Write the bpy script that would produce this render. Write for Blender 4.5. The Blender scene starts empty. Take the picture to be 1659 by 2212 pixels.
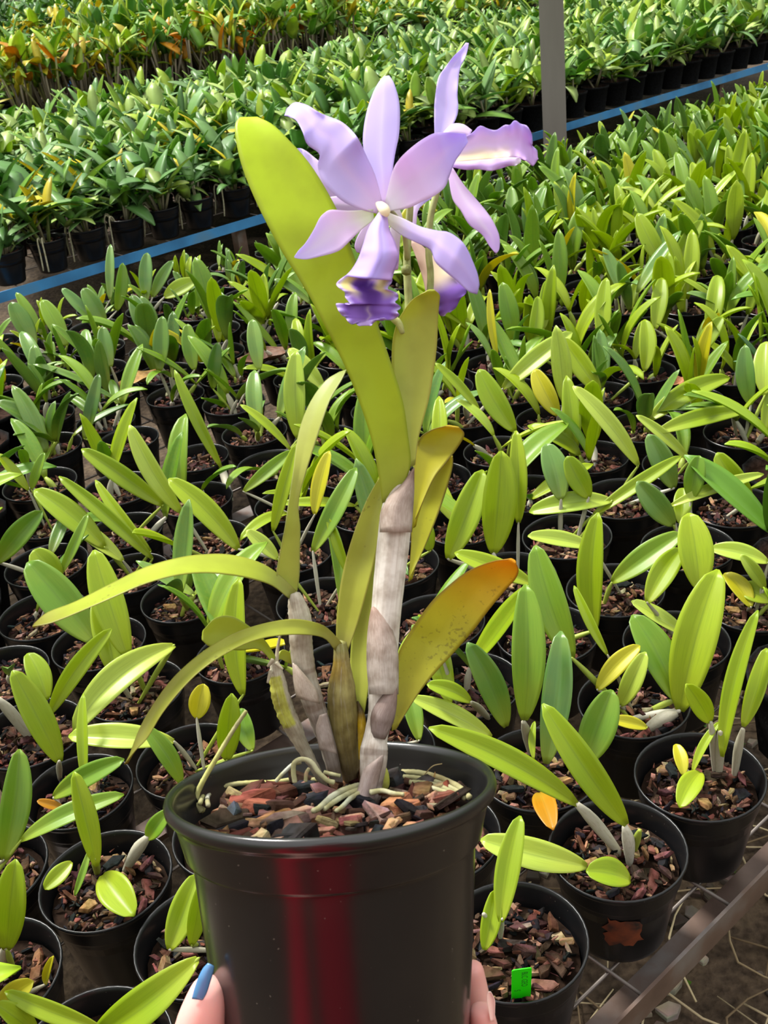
import bpy, math, random
import numpy as np
from mathutils import Vector, Matrix, Quaternion
random.seed(11); RNG=np.random.default_rng(5)
sc=bpy.context.scene
COL=sc.collection
W,H=1659.0,2212.0
FPX=2370.0; PITCH=math.radians(28.56); ROLL=math.radians(6.84); CZ=1.38
CAM=np.array([0,0,CZ])
cp,sp=math.cos(PITCH),math.sin(PITCH); cr,sr=math.cos(ROLL),math.sin(ROLL)
FWD=np.array([0,cp,-sp]); UPU=np.array([0,sp,cp]); XU=np.array([1.0,0,0])
RIGHT=cr*XU-sr*UPU; UP=sr*XU+cr*UPU
def ray(px,py): return (px-W/2)/FPX*RIGHT-(py-H/2)/FPX*UP+FWD
def atd(px,py,d): return CAM+ray(px,py)*d                     # point at camera depth d
def atz(px,py,z):
    r=ray(px,py); return CAM+r*((z-CZ)/r[2])
def depth(P): return float((np.asarray(P)-CAM)@FWD)
def proj(P):
    v=np.asarray(P)-CAM; d=v@FWD
    return W/2+FPX*(v@RIGHT)/d, H/2-FPX*(v@UP)/d, d
AZ=math.radians(51.64)
BU=np.array([math.sin(AZ),math.cos(AZ),0]); BN=np.array([-math.cos(AZ),math.sin(AZ),0])
def un(u,n,z=0): return BU*u+BN*n+np.array([0,0,z])
BENCH=0.405; RIM=0.52; PH=RIM-BENCH; PR=0.0705

# ------------------------------------------------------------------ helpers
def lin(h):
    h=h.lstrip('#'); c=[int(h[i:i+2],16)/255 for i in (0,2,4)]
    return tuple(x/12.92 if x<=.04045 else ((x+.055)/1.055)**2.4 for x in c)
def mixc(a,b,t): return tuple(a[i]*(1-t)+b[i]*t for i in range(3))
def sstep(a,b,x):
    t=min(1,max(0,(x-a)/(b-a))); return t*t*(3-2*t)
def tag(o,label=None,cat=None,group=None,kind=None):
    if label: o['label']=label
    if cat: o['category']=cat
    if group: o['group']=group
    if kind: o['kind']=kind
    return o
def empty(name,loc,label=None,cat=None,group=None):
    o=bpy.data.objects.new(name,None); COL.objects.link(o); o.location=Vector(loc); o.empty_display_size=.02
    return tag(o,label,cat,group)
def link(name,me,parent=None,mat=None,loc=None):
    o=bpy.data.objects.new(name,me); COL.objects.link(o)
    if parent is not None: o.parent=parent
    if loc is not None: o.location=Vector(loc)
    if mat is not None: me.materials.append(mat) if len(me.materials)==0 else None
    return o
class MB:
    def __init__(s): s.v=[];s.f=[];s.c=[];s.uv=[];s.m=[]
    def add(s,v,f,c=None,uv=None,m=0):
        b=len(s.v); v=[tuple(map(float,p)) for p in v]; s.v+=v; s.f+=[tuple(b+i for i in q) for q in f]; s.m+=[m]*len(f)
        s.c+= (list(c) if c is not None else [(1,1,1)]*len(v))
        s.uv+=(list(uv) if uv is not None else [(0.5,0.5)]*len(v))
    def mesh(s,name,smooth=True,org=None,mats=None):
        me=bpy.data.meshes.new(name)
        V=np.array(s.v,float)
        if org is not None: V=V-np.asarray(org)
        me.from_pydata(V.tolist(),[],s.f); 
        if smooth: me.polygons.foreach_set('use_smooth',[True]*len(s.f))
        a=me.color_attributes.new('Col','FLOAT_COLOR','POINT')
        a.data.foreach_set('color',np.hstack([np.array(s.c,float),np.ones((len(s.c),1))]).ravel())
        uvl=me.uv_layers.new(name='UVMap')
        li=np.zeros(len(me.loops),int); me.loops.foreach_get('vertex_index',li)
        uvl.data.foreach_set('uv',np.array(s.uv,float)[li].ravel())
        if mats: 
            for m in mats: me.materials.append(m)
            if len(mats)>1: me.polygons.foreach_set('material_index',s.m)
        me.update(); return me
    def obj(s,name,mat,parent=None,smooth=True):
        org=None
        if parent is not None:
            org=np.array(parent.location) if parent.parent is None else np.array(parent.location)+np.array(parent.parent.location)
        mats=mat if isinstance(mat,list) else [mat]
        me=s.mesh(name,smooth,org,mats); return link(name,me,parent)
def catmull(P,n):
    P=np.asarray(P,float); k=len(P)
    if k==2: return P[0]+(P[1]-P[0])*np.linspace(0,1,n)[:,None]
    A=np.vstack([2*P[0]-P[1],P,2*P[-1]-P[-2]]); out=[]
    for s in np.linspace(0,k-1,n):
        i=min(int(s),k-2); t=s-i; p0,p1,p2,p3=A[i:i+4]
        out.append(.5*(2*p1+(p2-p0)*t+(2*p0-5*p1+4*p2-p3)*t*t+(3*p1-p0-3*p2+p3)*t**3))
    return np.array(out)
def grid_solid(mb,T,th,cf,nrm_hint=None,m=0):
    """T: (n,k,3) top surface; adds a closed sheet of thickness th with colour function cf(t,v)."""
    n,k,_=T.shape
    du=np.gradient(T,axis=0); dv=np.gradient(T,axis=1); N=np.cross(du,dv); N/=np.linalg.norm(N,axis=2,keepdims=True)+1e-12
    if nrm_hint is not None and (N.reshape(-1,3)@np.asarray(nrm_hint)).mean()<0: N=-N; flip=True
    else: flip=False
    tt=np.linspace(0,1,n)[:,None]; vv=np.linspace(0,1,k)[None,:]
    prof=(1-np.abs(2*vv-1)**3)*.8+.2
    B=T-N*(th*prof)[...,None] if np.isscalar(th) else T-N*th[...,None]
    V=list(T.reshape(-1,3))+list(B.reshape(-1,3)); off=n*k; F=[]
    def q(a,b,c,d): F.append((a,b,c,d) if not flip else (d,c,b,a))
    for i in range(n-1):
        for j in range(k-1):
            a,b,c,d=i*k+j,(i+1)*k+j,(i+1)*k+j+1,i*k+j+1
            q(a,b,c,d); q(off+a,off+d,off+c,off+b)
    for i in range(n-1):
        a,b=i*k,(i+1)*k; q(a,off+a,off+b,b)
        a,b=i*k+k-1,(i+1)*k+k-1; q(a,b,off+b,off+a)
    for j in range(k-1):
        q(j,j+1,off+j+1,off+j); a=(n-1)*k+j; q(a,off+a,off+a+1,a+1)
    C=[];U=[]
    for rep in (0,1):
        for i in range(n):
            for j in range(k):
                C.append(cf(i/(n-1),j/(k-1)) if cf else (1,1,1)); U.append((j/(k-1),i/(n-1)))
    mb.add(V,F,C,U,m)
def tube(mb,pts,rad,seg=10,cf=None,n=None,noise=0,cap=True,m=0):
    P=np.asarray(pts,float); R=np.asarray(rad,float)
    n=n or max(6,len(P)*4)
    Q=catmull(np.hstack([P,R[:,None]]),n); P=Q[:,:3]; R=np.maximum(Q[:,3],1e-4)
    T=np.gradient(P,axis=0); T/=np.linalg.norm(T,axis=1,keepdims=True)+1e-12
    a=np.array([0,0,1.]) if abs(T[0][2])<.9 else np.array([1.,0,0])
    x=np.cross(T[0],a); x/=np.linalg.norm(x); V=[];C=[];U=[];F=[]
    for i in range(n):
        x=x-T[i]*(x@T[i]); x/=np.linalg.norm(x); y=np.cross(T[i],x)
        for j in range(seg):
            an=2*math.pi*j/seg; r=R[i]*(1+(noise*random.uniform(-1,1) if noise else 0))
            V.append(P[i]+r*(math.cos(an)*x+math.sin(an)*y)); C.append(cf(i/(n-1),j/seg) if cf else (1,1,1)); U.append((j/seg,i/(n-1)))
    for i in range(n-1):
        for j in range(seg):
            F.append((i*seg+j,i*seg+(j+1)%seg,(i+1)*seg+(j+1)%seg,(i+1)*seg+j))
    if cap:
        for i,rev in ((0,True),(n-1,False)):
            c=len(V); V.append(P[i]+T[i]*(-.4 if rev else .4)*R[i]); C.append(C[i*seg]); U.append((.5,i/(n-1)))
            for j in range(seg):
                a_,b_=i*seg+j,i*seg+(j+1)%seg; F.append((b_,a_,c) if rev else (a_,b_,c))
    mb.add(V,F,C,U,m)
def lathe(mb,prof,seg=48,org=(0,0,0),ax=None,cf=None,m=0):
    """prof: (radius, height) list; ax=(e1,e2,a) frame"""
    e1,e2,a=ax if ax else (np.array([1.,0,0]),np.array([0,1.,0]),np.array([0,0,1.]))
    V=[];F=[];C=[];U=[]; k=len(prof); org=np.asarray(org,float)
    for i,(r,h) in enumerate(prof):
        for j in range(seg):
            an=2*math.pi*j/seg; V.append(org+r*(math.cos(an)*e1+math.sin(an)*e2)+h*a); C.append(cf(i/(k-1),j/seg) if cf else (1,1,1)); U.append((j/seg,i/(k-1)))
    for i in range(k-1):
        for j in range(seg): F.append((i*seg+j,i*seg+(j+1)%seg,(i+1)*seg+(j+1)%seg,(i+1)*seg+j))
    mb.add(V,F,C,U,m)
def box(mb,c,x,y,z,c3=None,jit=0,m=0):
    """box with half-axis vectors x,y,z about c"""
    c=np.asarray(c,float); V=[]
    for sx,sy,sz in ((-1,-1,-1),(1,-1,-1),(1,1,-1),(-1,1,-1),(-1,-1,1),(1,-1,1),(1,1,1),(-1,1,1)):
        j=1+(random.uniform(-jit,jit) if jit else 0); k=1+(random.uniform(-jit,jit) if jit else 0)
        V.append(c+sx*x*j+sy*y*k+sz*z*j)
    F=[(3,2,1,0),(4,5,6,7),(0,1,5,4),(1,2,6,5),(2,3,7,6),(3,0,4,7)]
    mb.add(V,F,[c3]*8 if c3 else None,None,m)
def bar(mb,a,b,r,seg=6,c=None): tube(mb,[a,b],[r,r],seg,(lambda t,v:c) if c else None,n=2)

# ------------------------------------------------------------------ materials
def newmat(name):
    m=bpy.data.materials.new(name); m.use_nodes=True; nt=m.node_tree; nt.nodes.clear()
    o=nt.nodes.new('ShaderNodeOutputMaterial'); return m,nt,o
def N(nt,t,**kw):
    n=nt.nodes.new(t)
    for k,v in kw.items():
        if k in n.inputs: n.inputs[k].default_value=v
        else: setattr(n,k,v)
    return n
def mixcol(nt,fac,a,b,blend='MIX'):
    n=nt.nodes.new('ShaderNodeMix'); n.data_type='RGBA'; n.blend_type=blend
    for s,x in ((0,fac),(6,a),(7,b)):
        if hasattr(x,'links'): nt.links.new(x,n.inputs[s])
        else: n.inputs[s].default_value=(x if s==0 else (*x[:3],1))
    return n.outputs[2]
def finish(nt,o,col,rough=.5,trans=0,spec=.5,bump=None,bs=.3,bd=.002,metal=0,coat=0,tcol=None,sss=0):
    p=N(nt,'ShaderNodeBsdfPrincipled'); p.inputs['Roughness'].default_value=rough; p.inputs['Specular IOR Level'].default_value=spec
    p.inputs['Metallic'].default_value=metal; p.inputs['Coat Weight'].default_value=coat; p.inputs['Coat Roughness'].default_value=.3
    if hasattr(col,'links'): nt.links.new(col,p.inputs['Base Color'])
    else: p.inputs['Base Color'].default_value=(*col[:3],1)
    if sss: p.inputs['Subsurface Weight'].default_value=sss; p.inputs['Subsurface Radius'].default_value=(.01,.004,.002); p.inputs['Subsurface Scale'].default_value=.6
    out=p.outputs[0]
    if bump is not None:
        b=N(nt,'ShaderNodeBump'); b.inputs['Strength'].default_value=bs; b.inputs['Distance'].default_value=bd
        nt.links.new(bump,b.inputs['Height']); nt.links.new(b.outputs[0],p.inputs['Normal'])
    if trans:
        t=N(nt,'ShaderNodeBsdfTranslucent'); tc=tcol if tcol is not None else col
        if hasattr(tc,'links'): nt.links.new(tc,t.inputs[0])
        else: t.inputs[0].default_value=(*tc[:3],1)
        x=N(nt,'ShaderNodeMixShader'); x.inputs[0].default_value=trans
        nt.links.new(out,x.inputs[1]); nt.links.new(t.outputs[0],x.inputs[2]); out=x.outputs[0]
    nt.links.new(out,o.inputs[0])
def noise(nt,scale,detail=3,coord='Object',rough=.5,stretch=None):
    tc=N(nt,'ShaderNodeTexCoord'); n=N(nt,'ShaderNodeTexNoise'); n.inputs['Scale'].default_value=scale; n.inputs['Detail'].default_value=detail; n.inputs['Roughness'].default_value=rough
    src=tc.outputs[coord]
    if stretch:
        mp=N(nt,'ShaderNodeMapping'); mp.inputs['Scale'].default_value=stretch; nt.links.new(src,mp.inputs[0]); src=mp.outputs[0]
    nt.links.new(src,n.inputs['Vector']); return n
def ramp(nt,src,stops):
    r=N(nt,'ShaderNodeValToRGB'); e=r.color_ramp.elements
    while len(e)<len(stops): e.new(.5)
    for i,(p,c) in enumerate(stops): e[i].position=p; e[i].color=(*c[:3],1)
    nt.links.new(src,r.inputs[0]); return r.outputs[0]
def leafmat(name,c1,c2,trans=.45,rough=.42):
    m,nt,o=newmat(name); oi=N(nt,'ShaderNodeObjectInfo')
    col=mixcol(nt,oi.outputs['Random'],c1,c2)
    nz=noise(nt,28,2); col=mixcol(nt,ramp(nt,nz.outputs[0],[(.4,(0,0,0)),(.75,(.35,.35,.35))]),col,mixc(c2,(.35,.33,.02),.4))
    tc=N(nt,'ShaderNodeTexCoord'); sx=N(nt,'ShaderNodeSeparateXYZ'); nt.links.new(tc.outputs['UV'],sx.inputs[0])
    a=N(nt,'ShaderNodeMath',operation='SUBTRACT'); a.inputs[1].default_value=.5; nt.links.new(sx.outputs[0],a.inputs[0])
    b=N(nt,'ShaderNodeMath',operation='ABSOLUTE'); nt.links.new(a.outputs[0],b.inputs[0])
    rib=ramp(nt,b.outputs[0],[(0,(.55,.55,.55)),(.035,(0,0,0))])
    col=mixcol(nt,rib,col,mixc(c1,(.12,.2,.02),.55))
    yb=ramp(nt,sx.outputs[1],[(0,(.65,.65,.65)),(.4,(0,0,0))]); col=mixcol(nt,yb,col,mixc(c1,(.55,.56,.05),.6))
    st=noise(nt,3,3,coord='UV',stretch=(26,1.2,1)); col=mixcol(nt,ramp(nt,st.outputs[0],[(.45,(0,0,0)),(.7,(.3,.3,.3))]),col,mixc(c1,(.05,.12,.01),.6))
    finish(nt,o,col,rough,trans,.5,bump=noise(nt,60,2,stretch=(1,1,1)).outputs[0],bs=.06,coat=.05,tcol=mixcol(nt,1.0,col,(1.0,.95,.4),'MULTIPLY'))
    return m
def vmat(name,rough=.5,trans=0,ns=60,na=.25,spec=.4,bs=.15,stretch=None,bd=.001,dark=(.3,.25,.15),sss=0,speck=0,streak=0):
    m,nt,o=newmat(name); at=N(nt,'ShaderNodeVertexColor',layer_name='Col')
    nz=noise(nt,ns,4,stretch=stretch)
    dk=mixcol(nt,1.0,at.outputs[0],dark,'MULTIPLY')
    f=ramp(nt,nz.outputs[0],[(.42,(0,0,0)),(.72,(na,na,na))])
    col=mixcol(nt,f,at.outputs[0],dk)
    if streak:
        n4=noise(nt,4,4,coord='UV',stretch=(9,2.2,1)); col=mixcol(nt,ramp(nt,n4.outputs[0],[(.4,(0,0,0)),(.62,(streak,)*3)]),col,mixcol(nt,1.0,col,(.5,.42,.36),'MULTIPLY'))
        n5=noise(nt,3,4,coord='UV',stretch=(12,1.5,1),rough=.6); col=mixcol(nt,ramp(nt,n5.outputs[0],[(.55,(0,0,0)),(.68,(streak*.5,)*3)]),col,(.75,.73,.68))
    if speck:
        n2=noise(nt,speck,2); n3=noise(nt,22,2); mm=N(nt,'ShaderNodeMath',operation='MULTIPLY'); nt.links.new(n2.outputs[0],mm.inputs[0]); nt.links.new(n3.outputs[0],mm.inputs[1])
        col=mixcol(nt,ramp(nt,mm.outputs[0],[(.41,(0,0,0)),(.47,(.4,.4,.4))]),col,(.09,.05,.02))
    finish(nt,o,col,rough,trans,spec,bump=nz.outputs[0],bs=bs,bd=bd,sss=sss); return m
LM={'L':leafmat('leaf_lime',lin('98b414'),lin('adc41c'),.5),
    'G':leafmat('leaf_green',lin('679420'),lin('86aa26'),.42),
    'D':leafmat('leaf_dark_green',lin('456f1e'),lin('5c8626'),.35),
    'B':leafmat('leaf_blue_green',lin('5f8c40'),lin('7a9e46'),.32,.36),
    'P':leafmat('leaf_pale_lime',lin('adc842'),lin('bdd052'),.42,.36),
    'Y':leafmat('leaf_yellow',lin('c4be12'),lin('cfca2a'),.45),
    'O':leafmat('leaf_orange',lin('d59a10'),lin('c98a12'),.5)}
def potmat(name,dust,rough,spec):
    m,nt,o=newmat(name); nz=noise(nt,14,5); n2=noise(nt,350,2)
    col=mixcol(nt,ramp(nt,nz.outputs[0],[(.35,(0,0,0)),(.8,(dust,dust,dust))]),(.006,.0062,.0072),(.06,.05,.04))
    col=mixcol(nt,ramp(nt,n2.outputs[0],[(.74,(0,0,0)),(.8,(.5,.5,.5))]),col,(.2,.18,.15))
    finish(nt,o,col,rough,0,spec,bump=nz.outputs[0],bs=.05); return m
POT=potmat('black_plastic',.03,.3,.32); HPOT=potmat('dusty_black_plastic',.17,.22,.6)
BARK=vmat('bark',.9,0,130,.95,.1,.8,bd=.002,stretch=(1,1,1))
PAPER=leafless=None
m,nt,o=newmat('papery_stem'); nz=noise(nt,30,4,stretch=(1,1,.3)); oi=N(nt,'ShaderNodeObjectInfo')
c=mixcol(nt,oi.outputs['Random'],lin('bdb9aa'),lin('98937c')); c=mixcol(nt,ramp(nt,nz.outputs[0],[(.5,(0,0,0)),(.75,(.6,.6,.6))]),c,lin('938a6e')); finish(nt,o,c,.55,.1,.35,bump=nz.outputs[0],bs=.1); PAPER=m
m,nt,o=newmat('green_stem'); finish(nt,o,lin('93a33c'),.5,.1,.4); GSTEM=m
HLEAF=vmat('held_leaf',.45,.38,55,.4,.4,.06,dark=(.62,.58,.45),speck=420)
PETAL=vmat('petal',.55,.4,130,.06,.25,.05,dark=(.8,.75,.85))
CANE=vmat('held_cane',.6,.05,110,.8,.3,.5,dark=(.45,.38,.32),speck=260,streak=.38)
ROOT=vmat('root',.8,0,150,.7,.15,.4,dark=(.5,.46,.36))
m,nt,o=newmat('rusty_steel'); nz=noise(nt,9,6); finish(nt,o,ramp(nt,nz.outputs[0],[(.3,lin('4a3a33')),(.5,lin('6d5a50')),(.62,lin('7d7672')),(.75,lin('6e3f26'))]),.45,0,.5,bump=nz.outputs[0],bs=.1,metal=.35); RUST=m
m,nt,o=newmat('wire'); finish(nt,o,lin('6a625c'),.5,0,.5,metal=.3); WIRE=m
m,nt,o=newmat('blue_paint'); nz=noise(nt,5,5); finish(nt,o,ramp(nt,nz.outputs[0],[(.3,lin('2f6796')),(.55,lin('3f86bd')),(.75,lin('5f7f90'))]),.5,0,.4); BLUE=m
m,nt,o=newmat('grey_post'); nz=noise(nt,6,4,stretch=(1,1,.15)); finish(nt,o,ramp(nt,nz.outputs[0],[(.3,lin('77716c')),(.7,lin('928c86'))]),.7,0,.3); POSTM=m
m,nt,o=newmat('ground'); nz=noise(nt,9,8,rough=.7); n2=noise(nt,60,5)
c=ramp(nt,nz.outputs[0],[(.3,lin('211a14')),(.5,lin('443629')),(.68,lin('64543f')),(.8,lin('464c2c'))]); c=mixcol(nt,.5,c,ramp(nt,n2.outputs[0],[(.35,lin('15100c')),(.65,lin('5c4e3f'))]))
finish(nt,o,c,.9,0,.2,bump=n2.outputs[0],bs=.8,bd=.01); GROUND=m
STONE=vmat('stone',.85,0,50,.3,.2,.3)
SKIN=None
m,nt,o=newmat('skin'); nz=noise(nt,25,3); finish(nt,o,ramp(nt,nz.outputs[0],[(.3,lin('dc9a92')),(.7,lin('ecb4ac'))]),.5,0,.35,bump=noise(nt,220,3).outputs[0],bs=.08,bd=.0006,sss=.25); SKIN=m
m,nt,o=newmat('blue_nail'); finish(nt,o,lin('4f83b4'),.25,0,.5,coat=.4); NAIL=m
m,nt,o=newmat('bare_nail'); finish(nt,o,lin('f3cfc4'),.3,0,.5,coat=.2); BNAIL=m
m,nt,o=newmat('red_cloth'); finish(nt,o,lin('c4122e'),.9,0,.2); RED=m
m,nt,o=newmat('dark_cloth'); finish(nt,o,lin('23242c'),.9,0,.2); DARK=m
m,nt,o=newmat('hair'); finish(nt,o,lin('3a2618'),.6,0,.3); HAIR=m
m,nt,o=newmat('tag_green'); finish(nt,o,lin('35ee12'),.45,.2,.4); TAGM=m
m,nt,o=newmat('ink'); finish(nt,o,lin('1d8a10'),.7); INK=m
m,nt,o=newmat('orange_smear'); nz=noise(nt,60,5); finish(nt,o,ramp(nt,nz.outputs[0],[(.3,lin('20140f')),(.5,lin('5e2a12')),(.7,lin('753617'))]),.8); SMEAR=m
MASS=vmat('far_leaf',.42,.4,25,.25,.5,.05,dark=(.5,.5,.4))

# ------------------------------------------------------------------ camera, light
cam=bpy.data.cameras.new('camera'); co=bpy.data.objects.new('camera',cam); COL.objects.link(co); sc.camera=co
cam.sensor_width=36; cam.lens=FPX/H*36; cam.clip_start=.02; cam.clip_end=200
M=Matrix.Identity(4)
for i in range(3): M[i][0]=RIGHT[i]; M[i][1]=UP[i]; M[i][2]=-FWD[i]; M[i][3]=CAM[i]
co.matrix_world=M
cam.dof.use_dof=True; cam.dof.focus_distance=.85; cam.dof.aperture_fstop=40
w=bpy.data.worlds.new('overcast_sky'); sc.world=w; w.use_nodes=True; nt=w.node_tree; nt.nodes.clear()
tc=N(nt,'ShaderNodeTexCoord'); sx=N(nt,'ShaderNodeSeparateXYZ'); nt.links.new(tc.outputs['Generated'],sx.inputs[0])
rc=ramp(nt,sx.outputs[2],[(0,(.16,.2,.1)),(.2,(.3,.34,.25)),(.5,(.95,.97,.95)),(1,(1.0,1.0,1.0))])
bg=N(nt,'ShaderNodeBackground'); bg.inputs[1].default_value=1.2; nt.links.new(rc,bg.inputs[0])
wo=N(nt,'ShaderNodeOutputWorld'); nt.links.new(bg.outputs[0],wo.inputs[0])
def sun(name,direction,energy,angle,color=(1,.97,.9)):
    l=bpy.data.lights.new(name,'SUN'); l.energy=energy; l.angle=math.radians(angle); l.color=color
    ob=bpy.data.objects.new(name,l); COL.objects.link(ob); ob.rotation_mode='QUATERNION'
    ob.rotation_quaternion=Vector(direction).normalized().to_track_quat('-Z','Y'); ob.location=(0,0,6); return ob
sun('sunlight',(.45,-.5,-1.0),5.0,12)
vs=sc.view_settings; vs.view_transform='Standard'; vs.look='None'; vs.exposure=0.55; vs.gamma=1; vs.use_curve_mapping=False
sc.cycles.max_bounces=8; sc.cycles.diffuse_bounces=4; sc.cycles.glossy_bounces=3; sc.cycles.transmission_bounces=6; sc.cycles.caustics_reflective=False; sc.cycles.caustics_refractive=False
sc.cycles.use_denoising=True
# ------------------------------------------------------------------ the held orchid
DP=.500; DC=.527
s0=DP/FPX
pot_c=atd(715,1702,DP)                                          # rim centre
AX=(-.061*RIGHT+UP+.045*(-FWD)); AX/=np.linalg.norm(AX)
E1=RIGHT-AX*(RIGHT@AX); E1/=np.linalg.norm(E1); E2=np.cross(AX,E1)
HH=620*s0
hroot=empty('potted_orchid',pot_c-AX*HH,'tall flowering orchid with lavender blooms in the large black pot held up in hands','plant')
g=s0
mb=MB()
prof=[(0,-620),(235,-620),(254,-617),(259,-610),(261,-600),(264,-575),(287,-340),(303.5,-165),(305.6,-146),(306.4,-139),(308.5,-135),(316,-132),(318.5,-129),(319.5,-124),(321,-116),(325,-96),(335,-45),(337.5,-33),(340,-27),(347,-22),(355,-14),(357,-2),(354,8),(346,12),(338,8),(333,-4),(329,-30),(309,-126),(299,-134),(285,-260),(270,-330),(0,-330)]
prof=[(r,((h+22)*.8-22) if -175<h<-22 else h) for r,h in prof]
lathe(mb,[(r*g,h*g) for r,h in prof],96,pot_c,(E1,E2,AX))
hpot=mb.obj('pot',HPOT,hroot); hpot['label']='dusty black plastic pot with a rolled rim'
SOIL=-62
def soil(px,py,up=0):
    "point on the bark surface of the held pot under a pixel"
    o=pot_c+AX*(SOIL+up)*g; r=ray(px,py); t=((o-CAM)@AX)/(r@AX); return CAM+r*t
CHIPC=[lin(c) for c in ('5f4135','6b4a3d','7d5f4e','442e26','33241e','8a6d5a','51372d','1e1e1f','28282a','171718','664939','4a3027','3d2a25','94795f')]
def chips(mb,n,org,ax,R,size,rng,zj=.3):
    e1,e2,a=ax
    for k in range(n):
        r=R*math.sqrt(rng.random())*.97; an=rng.random()*6.283
        L=size*(rng.uniform(.35,1.0) if rng.random()<.72 else rng.uniform(1,1.9)); wd=L*rng.uniform(.2,.6); r=min(r,R*1.03-L*.58)
        c=org+r*(math.cos(an)*e1+math.sin(an)*e2)+a*rng.uniform(-.2,zj)*size; th=L*rng.uniform(.1,.28)
        th1=rng.random()*6.283; tl=rng.uniform(-.55,.55); tr=rng.uniform(-.5,.5)
        x=math.cos(th1)*e1+math.sin(th1)*e2; y=np.cross(a,x); x2=x*math.cos(tl)+a*math.sin(tl); z=np.cross(x2,y); y2=y*math.cos(tr)+z*math.sin(tr); z2=np.cross(x2,y2)
        cc=CHIPC[rng.randrange(len(CHIPC))]; cc=tuple(v*rng.uniform(.75,1.2) for v in cc)
        rock(mb,c,x2*L/2,y2*wd/2,z2*th/2,cc,rng)
def rock(mb,c,x,y,z,col,rng,k=0):
    k=k or rng.choice((4,5,5,6))
    "angular chip: an irregular prism with bevelled faces"
    V=[];n=k
    angs=[2*math.pi*i/n+rng.uniform(-.42,.42) for i in range(n)]; rr=[rng.uniform(.65,1.15) for _ in range(n)]
    for h,s in ((-1,.9),(-.5,1),(.6,1),(1,.88)):
        for a_,r_ in zip(angs,rr):
            j=rng.uniform(.92,1.08); V.append(c+x*math.cos(a_)*r_*s*j+y*math.sin(a_)*r_*s*j+z*h*rng.uniform(.8,1.2))
    F=[tuple(range(n-1,-1,-1)),tuple(3*n+i for i in range(n))]
    for l in range(3):
        for i in range(n): F.append((l*n+i,l*n+(i+1)%n,(l+1)*n+(i+1)%n,(l+1)*n+i))
    mb.add(V,F,[tuple(v*rng.uniform(.85,1.15) for v in col) for _ in V])
rr=random.Random(3)
mb=MB()
lathe(mb,[(0,SOIL*g-.004),(200*g,SOIL*g-.005),(322*g,SOIL*g-.004)],40,pot_c,(E1,E2,AX),cf=lambda t,v:lin('2b1d16'))
chips(mb,420,pot_c+AX*(SOIL-16)*g,(E1,E2,AX),300*g,.016,rr,.45)
def bigchip(px,py,L,wd,th,ang,tilt,col,up=10):
    x=math.cos(ang)*E1+math.sin(ang)*E2; y=np.cross(AX,x); x2=x*math.cos(tilt)+AX*math.sin(tilt); z=np.cross(x2,y)
    rock(mb,soil(px,py,up),x2*L/2,y*wd/2,z*th/2,lin(col),rr)
E2v=E2
for a in [(530,1735,.03,.02,.008,.1,.1,'7a4438'),(560,1745,.026,.018,.006,.4,-.2,'87503f'),(655,1762,.022,.009,.006,.1,.1,'b08f80'),(770,1728,.024,.008,.007,-.7,-.25,'1c1d20'),
          (850,1735,.018,.012,.005,.2,.2,'9c6d50'),(875,1745,.016,.012,.006,-.3,.1,'946046'),(925,1730,.014,.008,.005,-.8,.5,'a8826a'),(960,1712,.012,.007,.005,1.2,.9,'7a4336'),
          (890,1720,.016,.006,.004,1.3,1.0,'4a2a24'),(985,1712,.012,.009,.006,.3,.6,'554038'),(655,1708,.02,.014,.008,.2,.1,'25282d'),(685,1730,.018,.012,.007,.5,.1,'33353a'),
          (480,1700,.02,.009,.005,.1,.3,'7a4a3c'),(500,1760,.014,.008,.006,1.2,.9,'4a5258'),(600,1765,.018,.009,.005,.1,.2,'ad7a58'),(545,1712,.02,.014,.006,.3,.3,'4f3028'),(610,1715,.018,.012,.006,-.3,.2,'43281f'),
          (850,1690,.017,.014,.01,.4,.3,'3a3a3c'),(920,1700,.014,.011,.008,.7,.4,'45403f'),(640,1740,.012,.003,.003,.9,.7,'b08060'),(940,1695,.011,.0025,.0025,1.4,1.2,'c09a60')]: bigchip(*a)
b=mb.obj('bark_chips',BARK,hroot,smooth=False); b['kind']='stuff'

YG=lin('b3c22e'); LIME=lin('a9c413'); OL=lin('9aa336'); PALE=lin('bcc760'); DKO=lin('7a7a22')
def blade(mb,st,dep,cf,camber=.06,th=.0013,n=30,k=13,twist=0,frill=0,fk=5,crease=.5,seed=0,fp=3):
    """st: (lx,ly,rx,ry) pixel stations base->tip; dep: depth at stations (interpolated list); camber: bow relative to width (+ = middle farther)"""
    S=catmull(np.array(st,float),n); dp=np.interp(np.linspace(0,1,n),np.linspace(0,1,len(dep)),dep)
    tw=np.interp(np.linspace(0,1,n),np.linspace(0,1,len(twist)),twist) if hasattr(twist,'__len__') else np.full(n,twist)
    T=np.zeros((n,k,3)); rg=random.Random(seed); ph=[rg.uniform(0,6.28) for _ in range(4)]
    for i in range(n):
        wd=math.hypot(S[i][2]-S[i][0],S[i][3]-S[i][1])*dp[i]/FPX; t=i/(n-1)
        for j in range(k):
            v=j/(k-1); e=2*v-1
            px=S[i][0]*(1-v)+S[i][2]*v; py=S[i][1]*(1-v)+S[i][3]*v
            bow=camber*wd*((1-abs(e))*crease+(1-e*e)*(1-crease))
            fr=frill*abs(e)**fp*(math.sin(t*fk*6.28+ph[0 if e<0 else 1])+.6*math.sin(t*fk*2.3*6.28+ph[2 if e<0 else 3]))*(.25+.75*t)
            T[i,j]=atd(px,py,dp[i]+bow+tw[i]*e+fr)
    grid_solid(mb,T,th,cf,-FWD)
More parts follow.
